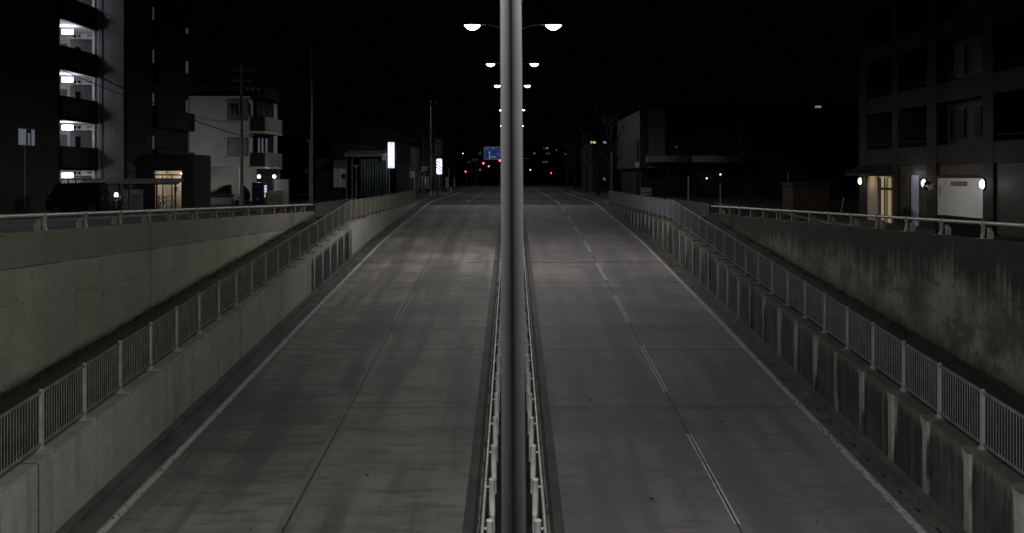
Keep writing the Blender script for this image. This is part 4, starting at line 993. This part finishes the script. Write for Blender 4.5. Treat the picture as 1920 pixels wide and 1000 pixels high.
# ================================================================== FAR JUNCTION
def gantry():
    t = thing('direction_sign', (0.1, 215, 0), 'blue overhead direction sign with a white junction arrow', 'road sign')
    MB().tube([(0.1, 215.3, 0), (0.1, 215.3, 8.2)], 0.14, 10).build('post', M['pole'], t)
    for z in (6.1, 7.4): MB().tube([(0.1, 215.3, z), (-5.3, 215.3, z)], 0.06, 8).build('arm', M['pole'], t)
    p = MB().box(-5.4, 215.0, 5.55, -0.9, 215.06, 7.95).build('panel', EB, t)
    b = MB(); y0, y1 = 214.97, 214.995
    b.box(-5.4, y0, 5.55, -5.36, y1, 7.95).box(-5.36, y0, 5.55, -0.9, y1, 5.60).box(-5.36, y0, 7.90, -0.9, y1, 7.95)
    b.box(-4.46, y0, 5.62, -4.28, y1, 7.0).prism([(-4.6, 6.85), (-4.14, 6.85), (-4.37, 7.2)], y0, y1-0.003, 'Y')
    b.box(-4.28, y0, 5.92, -3.3, y1, 6.08).prism([(-3.45, 5.82), (-3.45, 6.2), (-3.1, 6.0)], y0, y1-0.003, 'Y')
    b.build('arrow', EWH, p)
    b = MB()
    for x in (-5.1, -4.75, -4.0, -3.65): b.box(x, y0, 7.5, x+0.24, y1, 7.55).box(x+0.1, y0, 7.35, x+0.14, y1, 7.75).box(x+0.02, y0, 7.64, x+0.22, y1, 7.68)
    b.box(-2.9, y0, 6.55, -2.65, y1, 6.6).box(-2.85, y0, 6.7, -2.6, y1, 6.75).box(-2.75, y0, 6.55, -2.7, y1, 6.85).box(-2.5, y0, 6.3, -2.2, y1, 6.35).box(-2.9, y0, 6.3, -2.6, y1, 6.35)
    b.build('lettering', EWH, p)
EB = emit("glowing_blue_panel", (0.03, 0.09, 0.40), 0.14)  # panel colour emits faintly on its own
EWH = emit("glowing_white_marking", (0.5, 0.6, 0.75), 0.22)
gantry()
def signal(x, z, y, lit, label, pole_x, h=None, red=True, ped=False):
    t = thing('traffic_signal', (pole_x, y, 0), label, 'traffic signal', 'signals at the far junction')
    MB().tube([(pole_x, y+0.2, 0), (pole_x, y+0.2, z+0.4)], 0.08, 8).build('pole', M['utility'], t)
    if not ped:
        MB().tube([(pole_x, y+0.2, z+0.2), (x-0.4, y+0.2, z+0.2)], 0.04, 6).build('arm', M['utility'], t)
        hs = MB().box(x-0.95, y-0.05, z-0.22, x+0.22, y+0.15, z+0.22).build('housing', M['grey'], t, bevel=0.05)
        for i, dx in enumerate((-0.74, -0.37, 0.0)):
            on = (lit == 'red' and i == 2) or (lit == 'green' and i == 0)
            ln = MB().lathe((x+dx, y-0.06, z), [(0.19, 0), (0.17, -0.03), (0.02, -0.05)], 14, 'Y').build('lens', (E['redcore'] if lit == 'red' else E['green']) if on else M['glass'], hs)
            vs = MB(); 
            pts = [(x+dx+0.17*math.cos(a), z+0.17*math.sin(a)) for a in [R(-10+i2*20) for i2 in range(11)]]
            for p, q in zip(pts, pts[1:]): vs.quad((p[0], y-0.05, p[1]), (q[0], y-0.05, q[1]), (q[0], y-0.28, q[1]-0.03), (p[0], y-0.28, p[1]-0.03))
            vs.build('visor', M['dark'], hs)
        lx = x if lit == 'red' else x-0.74
    else:
        hs = MB().box(x-0.18, y-0.05, z-0.5, x+0.18, y+0.15, z+0.2).build('housing', M['grey'], t, bevel=0.04)
        MB().box(x-0.12, y-0.08, z-0.12, x+0.12, y-0.05, z+0.12).build('lens', E['redcore'], hs); MB().box(x-0.12, y-0.08, z-0.44, x+0.12, y-0.05, z-0.2).build('lens', M['glass'], hs)
        lx = x
    light('signal_light', t, (lx, y-0.35, z), 3, (1, 0.05, 0.1) if lit == 'red' else (0.3, 1, 1), 0.1)
signal(-6.2, 5.05, 240, 'red', 'left signal of the red pair below the blue direction sign', -8.9)
signal(-5.95, 4.78, 285, 'red', 'right and lower signal of the red pair below the blue sign', -9.3)
signal(-2.45, 5.42, 224, 'red', 'nearest red signal, close beside the blurred lamp post', -0.1)
signal(7.7, 4.5, 420, 'green', 'single green signal right of the blurred lamp post', 9.0)
signal(-9.6, 3.2, 230, 'red', 'red pedestrian signal at the left kerb of the junction', -9.6, ped=True)
signal(11.65, 3.1, 330, 'red', 'tiny red pedestrian signal far on the right', 11.65, ped=True)
for (px, py, Y, ww, hh, lab) in ((890, 300, 230, 1.4, 0.42, 'white junction name plate left of the red signals'), (1022, 304, 260, 1.35, 0.4, 'faint white name plate right of the blurred post'), (1000, 310, 330, 1.25, 0.3, 'faintest and lowest white name plate right of the post'), (986, 297.5, 225, 1.3, 0.12, 'thin bright edge on plate just right of the blurred post')):
    x = (px-960)*Y/2080; z = CZ+(329-py)*Y/2080
    t = thing('name_plate', (x, Y, 0), lab, 'sign', 'junction name plates')
    MB().box(x-ww/2, Y, z-hh/2, x+ww/2, Y+0.04, z+hh/2).build('plate', M['signwhite'], t)
    MB().tube([(x+ww/2, Y+0.1, 0), (x+ww/2, Y+0.1, z+0.3)], 0.06, 6).build('post', M['dwall'], t)
t = thing('round_sign', (-6.25, 216, 0), 'grey round sign hanging left of the blue direction sign', 'road sign')
MB().disc((-6.25, 216, 6.75), 0.33, 'Y', 0.04, 20).build('plate', M['frost'], t); MB().tube([(-6.25, 216.1, 6.75), (-8.9, 216.1, 6.75), (-8.9, 216.1, 0)], 0.05, 6).build('post', M['dwall'], t)
# far street furniture poles
POLE = [(9.05, 100.5, 4.55, 0.05, 'slender pale post behind the far end of the right fence'), (11.45, 72, 2.35, 0.05, 'pale post rising behind the bend of the right fence'), (16.1, 150, 3.8, 0.11, 'left post of two dim brown posts on the right'),
        (17.2, 152, 3.4, 0.10, 'right post of two dim brown posts on the right'), (13.9, 74, 1.9, 0.05, 'dark thin pole in front of the curved canopy'), (20.4, 82, 2.6, 0.06, 'dim short pole right of the curved canopies')]
for x, y, h, r, lab in POLE:
    g = 0.1 if y > 96 else gR(y)
    t = thing('street_post', (x, y, g), lab, 'post', 'posts on the right side')
    MB().tube([(x, y, g), (x, y, h)], r, 8, True, r*0.8).build('pole', M['grey' if r < 0.1 else 'utility'], t)
    MB().lathe((x, y, h), [(r*1.2, -0.02), (r*1.3, 0.03), (0.01, 0.06)], 8).build('cap', M['grey'], t)
# far buildings
def far_building(x0, x1, y0, y1, h, label, wins, mat='dwall2'):
    t = thing('far_building', ((x0+x1)/2, y0, 0), label, 'building', 'dark buildings beyond the junction')
    MB().box(x0, y0, 0, x1, y1, h).build('wall', M[mat], t)
    MB().box(x0-0.2, y0-0.2, h, x1+0.2, y1+0.2, h+0.4).build('roof', M['dwall2'], t)
    for (px, py, ww, hh, mt) in wins:
        x = (px-960)*y0/2080; z = CZ+(329-py)*y0/2080; w2 = ww*y0/2080/2; h2 = hh*y0/2080/2
        f = MB().box(x-w2-0.08, y0-0.08, z-h2-0.08, x+w2+0.08, y0-0.01, z+h2+0.08).build('window', M['dark'], t)
        MB().box(x-w2, y0-0.12, z-h2, x+w2, y0-0.085, z+h2).build('pane', mt, f)
    return t
far_building(18.5, 33, 300, 320, 14.5, 'dark block far right with four small lit windows', [(1112, 268.5, 10, 7, E['winy']), (1113.5, 275, 3, 5, E['winy']), (1134, 268.5, 7, 6, E['winw']), (1111, 288, 3, 4, emit("bright_white_window", (0.9, 0.9, 1), 0.8)), (1115.5, 288.5, 3, 3.5, E['winw']), (1120, 288.5, 4, 3, E['blind']), (1131, 287.5, 6, 4, E['winy']), (1139, 289, 7, 5, E['winy'])])
far_building(6.5, 24, 480, 500, 15, 'faint distant block just right of the post with dim windows', [(1002, 288, 4, 3, E['blind']), (1026, 278, 4, 2.5, E['winw']), (1020, 278.5, 2, 2, E['blind']), (1025, 288, 2, 2.5, E['blind']), (1030, 288, 3, 2, E['blind']), (1043.5, 282, 1.5, 1.5, E['winw']), (1060, 289, 3, 2, E['blind'])])
far_building(-40, -12.5, 180, 200, 8, 'unlit low building left of the far junction', [])
far_building(12.5, 17.5, 172, 200, 7.0, 'unlit low building right of the far junction with one tiny pane', [(1133, 336, 4, 5, E['blind'])])
far_building(-60, -14, 290, 320, 11, 'unlit block behind the red signals', [(868, 288, 1.6, 1.6, E['dot']), (879, 304, 1.2, 1.2, E['winw'])])
far_building(-30, 30, 640, 660, 9, 'low dark buildings at the very end of the street', [(1031, 318.5, 1.5, 1.5, E['winw']), (1054, 328, 1.5, 1.5, E['dot']), (1061, 318, 1.5, 1.5, E['winw']), (900, 318.5, 2, 3, E['winw'])])

# ================================================================== RIGHT SIDE
# ---- dark showroom with curved canopies
t = thing('showroom', (28, 130, 0), 'large dark showroom with pale corner panels and two curved canopies', 'building')
MB().box(15.0, 130.0, 3.3, 18.0, 158, 10.1).build('pale_corner', M['frost'] if False else plain("pale_cladding", (0.042, 0.044, 0.048), 0.7, 0, 0.15, 0.8), t)
MB().box(15.98, 129.92, 3.3, 17.95, 129.985, 10.1).build('front_panel', plain("brightened_front_cladding", (0.17, 0.175, 0.185), 0.7, 0, 0.12, 0.8), t)  # cladding lightened on the front face, where lamplight barely reaches
MB().box(18.0, 131.5, 0, 21.2, 160, 9.9).box(21.2, 130.4, 0, 41, 160, 10.15).build('wall', M['dwall'], t)
MB().box(15.6, 134, 0, 18.0, 158, 3.3).build('recessed_base', M['dark'], t)
MB().box(17.9, 129.7, 10.15, 41.2, 160.2, 10.35).build('roof', M['gframe'], t)
b = MB().box(15.85, 129.9, 3.3, 15.975, 129.99, 10.1).box(14.95, 130, 6.4, 15.0, 158, 6.45).box(15.98, 129.9, 7.2, 17.95, 129.918, 7.24).box(15.98, 129.9, 6.1, 17.95, 129.918, 6.14)
b.build('panel_joint', M['dark'], t)
MB().box(17.7, 130.9, 2.5, 21.2, 131.0, 8.8).build('glazing', M['glass'], t)
MB().box(18.6, 130.85, 4.2, 20.8, 130.9, 6.9).build('shopfront_screen', M['dwall'], t)
for j, (x0, x1) in enumerate(((15.6, 20.3), (20.7, 26.4))):
    pts = []
    n = 14
    for i in range(n+1):
        x = x0+(x1-x0)*i/n; pts.append((x, 127.5-1.2*math.sin(math.pi*i/n)))
    pts += [(x1, 130.35), (x0, 129.9)]
    MB().prism(pts, 3.95, 4.7, 'Z').build('canopy', plain("canopy_white", (0.24, 0.235, 0.23), 0.6, 0, 0.1, 1), t)
MB().box(21.3, 129.9, 2.9, 25.6, 130.35, 3.9).build('fascia', M['gframe'], t)
for x in (17.2, 18.0, 19.1, 20.2, 21.3, 23.5):
    MB().tube([(x, 127.9, 0), (x, 127.9, 3.95)], 0.09, 10).build('column', M['dwall'], t)
MB().tube([(17.45, 130.2, 4.7), (17.45, 130.2, 7.6)], 0.09, 8).tube([(21.4, 130.2, 4.7), (21.4, 130.2, 7.6)], 0.09, 8).build('drain_pipe', M['gframe'], t)
MB().tube([(26.1, 130.2, 10.1), (27.2, 130.2, 4.6), (27.3, 130.2, 2.8)], 0.07, 6).build('sloping_pipe', M['grey'], t)
MB().tube([(24.2, 129.9, 10.2), (23.9, 129.3, 10.75)], 0.05, 6).box(23.3, 129.1, 10.7, 24.1, 129.4, 10.82).build('roof_flood_lamp', M['grey'], t)
for x, z in ((24.37, 2.55), (22.75, 2.1)):
    MB().box(x-0.07, 129.6, z-0.07, x+0.07, 129.7, z+0.07).build('spot_lamp', E['dot'], t)
MB().box(19.35, 130.8, 5.75, 19.45, 130.84, 5.85).build('indicator_lamp', E['winw'], t)
MB().box(35.6, 130.2, 10.36, 36.3, 130.3, 10.6).build('roof_lamp', E['winw'], t)
for i in range(3):
    f = MB().box(28.5+i*3.8, 130.33, 5.2, 31.3+i*3.8, 130.39, 8.0).build('window', M['dark'], t); MB().box(28.6+i*3.8, 130.3, 5.3, 31.2+i*3.8, 130.325, 7.9).build('pane', M['glass'], f)
t = thing('sheet_barrier', (13.6, 112, 0), 'pale two rail barrier behind the far part of the right fence', 'barrier')
MB().box(13.0, 112, 0.75, 14.1, 112.05, 1.2).box(13.0, 112, 0.45, 14.1, 112.05, 0.65).build('board', M['frost'], t)
for x in (13.05, 14.0): MB().box(x, 112.06, 0, x+0.06, 112.12, 1.2).build('leg', M['grey'], t)
t = thing('utility_box', (14.3, 120, 0), 'dark pole with a white meter box before the pale corner', 'pole')
MB().tube([(13.6, 120, 0), (13.6, 120, 6.2)], 0.12, 8).build('pole', M['dark'], t); MB().box(13.3, 119.75, 3.3, 13.75, 119.9, 3.85).build('box', M['signwhite'], t)

# ---- booth
t = thing('storage_container', (21, 78, gR(78)), 'brown corrugated storage container standing behind the right guard rail', 'container')
MB().box(19.5, 77, 0, 22.05, 80, 1.7).build('body', M['brownbox'], t)
MB().box(19.4, 76.9, 1.7, 22.15, 80.1, 1.95).build('roof', M['dwall'], t)
b = MB()
for i in range(18): b.box(19.55+i*0.14, 76.97, 0.05, 19.62+i*0.14, 77.0, 1.68)
b.build('corrugation', M['brownbox'], t)

# ---- right apartment building, facade at x = 21
FX = 21.0
t = thing('apartment_building', (FX, 56, -0.3), 'dark apartment building on the right with recessed balconies over a brick base', 'building')
cols = [(40.0, 40.6), (48.4, 49.5), (54.9, 56.2), (60.4, 61.3), (65.7, 67.1)]
fr = MB()
for y0, y1 in cols: fr.box(FX, y0, -0.6, FX+1.6, y1, 22)
ys = [40.6, 48.4, 49.5, 54.9, 56.2, 60.4, 61.3, 65.7]
for k in range(7):
    zb = 3.0+3.03*k; zt = 3.93+3.03*k
    for i in range(0, 8, 2): fr.box(FX+0.02, ys[i], zb, FX+1.6, ys[i+1], zt)
fr.build('concrete_frame', M['gframe'], t)
MB().box(FX+1.6, 40, -0.6, FX+14, 67.1, 22).build('rear_wall', M['dark'], t)
for k in range(6):
    z = 3.93+3.03*k; y0, y1 = 49.5, 54.9
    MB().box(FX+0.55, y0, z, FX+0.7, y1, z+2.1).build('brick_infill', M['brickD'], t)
    for (a, c) in ((49.9, 51.6), (52.6, 54.4)):
        f = MB().box(FX+0.5, a, z+0.25, FX+0.56, c, z+1.75).build('window', M['black'], t)
        lit = (k == 0 and a < 50)
        MB().box(FX+0.47, a+0.06, z+0.31, FX+0.5, c-0.06 if not lit else a+0.62, z+1.69).build('pane', E['blind'] if False else (M['frost'] if lit else M['glass']), f)
        MB().box(FX+0.46, (a+c)/2, z+0.31, FX+0.49, c-0.06, z+1.69).build('pane', M['glass'], f)
    for i in (0, 4, 6):
        y0, y1 = ys[i], ys[i+1]
        wn = MB().box(FX+1.52, y0+0.5, z+0.05, FX+1.58, y1-0.5, z+1.95).build('window', M['black'], t)
        MB().box(FX+1.49, y0+0.6, z+0.1, FX+1.52, y1-0.6, z+1.9).build('pane', M['glass'], wn)
        MB().tube([(FX+0.12, y0, z+0.28), (FX+0.12, y1, z+0.28)], 0.025, 6).build('balcony_rail', M['gframe'], t)
b = MB().box(FX+0.12, 40.6, -0.6, FX+0.3, 48.4, 3.0).box(FX+0.12, 49.5, 2.45, FX+0.3, 54.9, 3.0).box(FX+0.12, 56.2, -0.6, FX+0.3, 57.6, 3.0).box(FX+0.12, 58.9, -0.6, FX+0.3, 60.4, 3.0).box(FX+0.12, 57.6, 2.47, FX+0.3, 58.9, 3.0)
b.build('brick_base', M['brickY'], t)
MB().box(FX+0.03, 49.5, 2.32, FX+0.28, 54.9, 2.45).build('lintel', M['gframe'], t)
gd = MB().box(FX+0.06, 49.5, -0.4, FX+0.12, 54.9, 2.32).build('garage_door', M['white'], t)
MB().box(FX+0.03, 51.3, 1.95, FX+0.058, 53.2, 2.17).build('door_plate', plain("brass_plate", (0.22, 0.17, 0.09), 0.5, 0.3, 0.1, 2), gd)
MB().box(FX+0.2, 57.6, -0.4, FX+0.25, 58.9, 2.47).build('white_door', plain("lavender_white", (0.45, 0.45, 0.56), 0.7, 0, 0.06, 1), t)
light('door_light', t, (FX-0.3, 58.2, 2.5), 4.5, (0.75, 0.78, 1), 0.05)
# entrance
MB().box(FX+1.35, 61.3, -0.4, FX+1.5, 65.7, 3.0).box(FX+0.05, 63.9, -0.4, FX+0.2, 65.7, 2.4).build('entrance_wall', M['warmwall'], t)
b = MB()
random.seed(5)
for i in range(12):
    y = 61.45+i*0.2; b.box(FX+0.18+0.03*(i % 3), y, -0.35, FX+0.2+0.03*(i % 3), y+(0.19 if i % 4 else 0.11), 2.3)
b.build('curtain', E['curtain'], t)
df = MB()
for y in (61.4, 62.6, 63.82): df.box(FX+0.10, y, -0.4, FX+0.15, y+0.06, 2.35)
df.box(FX+0.10, 61.4, 1.62, FX+0.15, 63.9, 1.76).box(FX+0.10, 61.4, 2.3, FX+0.15, 63.9, 2.4)
df.build('entrance_frame', M['black'], t)
light('entrance_light', t, (FX-0.5, 64.8, 2.25), 9, (1, 0.75, 0.5), 0.08)
light('entrance_light', t, (FX+0.45, 62.2, 2.2), 3, (1, 0.78, 0.45), 0.05)
aw = MB().prism([(FX, 2.45), (FX-1.0, 2.45), (FX-1.0, 2.52), (FX-0.15, 3.05), (FX, 3.05)], 61.2, 66.6, 'Y').build('awning', M['dark'], t)
# wall lamps
for (y, mt, lab, pw, col, zz) in ((66.6, 'warm', 'warm oval wall lamp at the corner beside the awning', 3, (1, .75, .55), 2.1), (56.3, 'warm', 'warm oval wall lamp left of the convex mirror', 5, (1, .8, .6), 2.05), (49.3, 'globe', 'cool white oval wall lamp right of the garage door', 5, (1, .97, 1), 2.05)):
    lp = thing('wall_lamp', (FX, y, zz), lab, 'wall lamp', 'oval lamps on the right building')
    MB().lathe((FX-0.03, y, zz), [(0.27, 0.03), (0.27, -0.02), (0.22, -0.04)], 20, 'X', (0.75, 1)).build('back_plate', M['black'], lp)
    MB().lathe((FX-0.06, y, zz), [(0.21, 0.0), (0.19, -0.08), (0.12, -0.14), (0.02, -0.16)], 20, 'X', (0.75, 1)).build('diffuser', E[mt], lp)
    light('wall_lamp_light', lp, (FX-0.5, y, zz), pw, col, 0.12)
lm = light('garage_glow', t, (FX-1.5, 51.0, 2.0), 8, (1, .95, .9), 0.15)
t = thing('convex_mirror', (FX, 55.0, 1.9), 'round convex traffic mirror on the pillar beside the garage door', 'mirror')
MB().tube([(FX, 55.0, 1.9), (FX-0.45, 54.8, 1.92)], 0.025, 6).build('bracket', M['black'], t)
MB().lathe((FX-0.5, 54.6, 1.92), [(0.25, 0.05), (0.25, 0.0), (0.2, -0.045), (0.1, -0.07), (0.01, -0.08)], 20, 'Y').build('mirror', M['chrome'], t)
t = thing('slatted_gate', (19.3, 47.5, -0.3), 'low black slatted railing in front of the pale garage door', 'railing')
b = MB()
for i in range(42): b.box(19.28, 44.6+i*0.145, -0.35, 19.32, 44.6+i*0.145+0.06, 0.62)
b.build('slat', M['black'], t); MB().box(19.27, 44.5, 0.62, 19.33, 50.8, 0.68).box(19.27, 44.5, -0.32, 19.33, 50.8, -0.26).build('rail', M['black'], t)
t = thing('potted_plant', (20.4, 57.2, -0.2), 'dark bushy potted plant beside the narrow white door', 'plant')
MB().lathe((20.4, 57.3, -0.3), [(0.18, 0), (0.26, 0.4), (0.28, 0.42), (0.01, 0.4)], 12).build('pot', M['dark'], t)
b = MB()
for k in range(700):
    a = random.uniform(0, 6.28); rr = random.uniform(0, 0.55)**0.8; p = Vector((20.4+rr*math.cos(a), 57.3+rr*math.sin(a)*0.9, 0.1+random.uniform(0, 0.75)*(1.1-rr)))
    b.bm.faces.new([b.bm.verts.new(p+Vector([random.uniform(-.06, .06) for _ in range(3)])) for _ in range(3)])
b.build('foliage', M['moss'], t)
t = thing('road_cone_bar', (20.6, 66.9, 0), 'thin leaning pole beside the corner of the right building', 'pole')
MB().tube([(20.1, 68, -0.2), (20.35, 68, 1.1)], 0.03, 6).build('rod', M['grey'], t)
MB().lathe((20.1, 68, -0.2), [(0.12, 0), (0.12, 0.04), (0.03, 0.06)], 8).build('foot', M['dark'], t)

for o in bpy.data.objects:
    if '_w' in o: del o['_w']
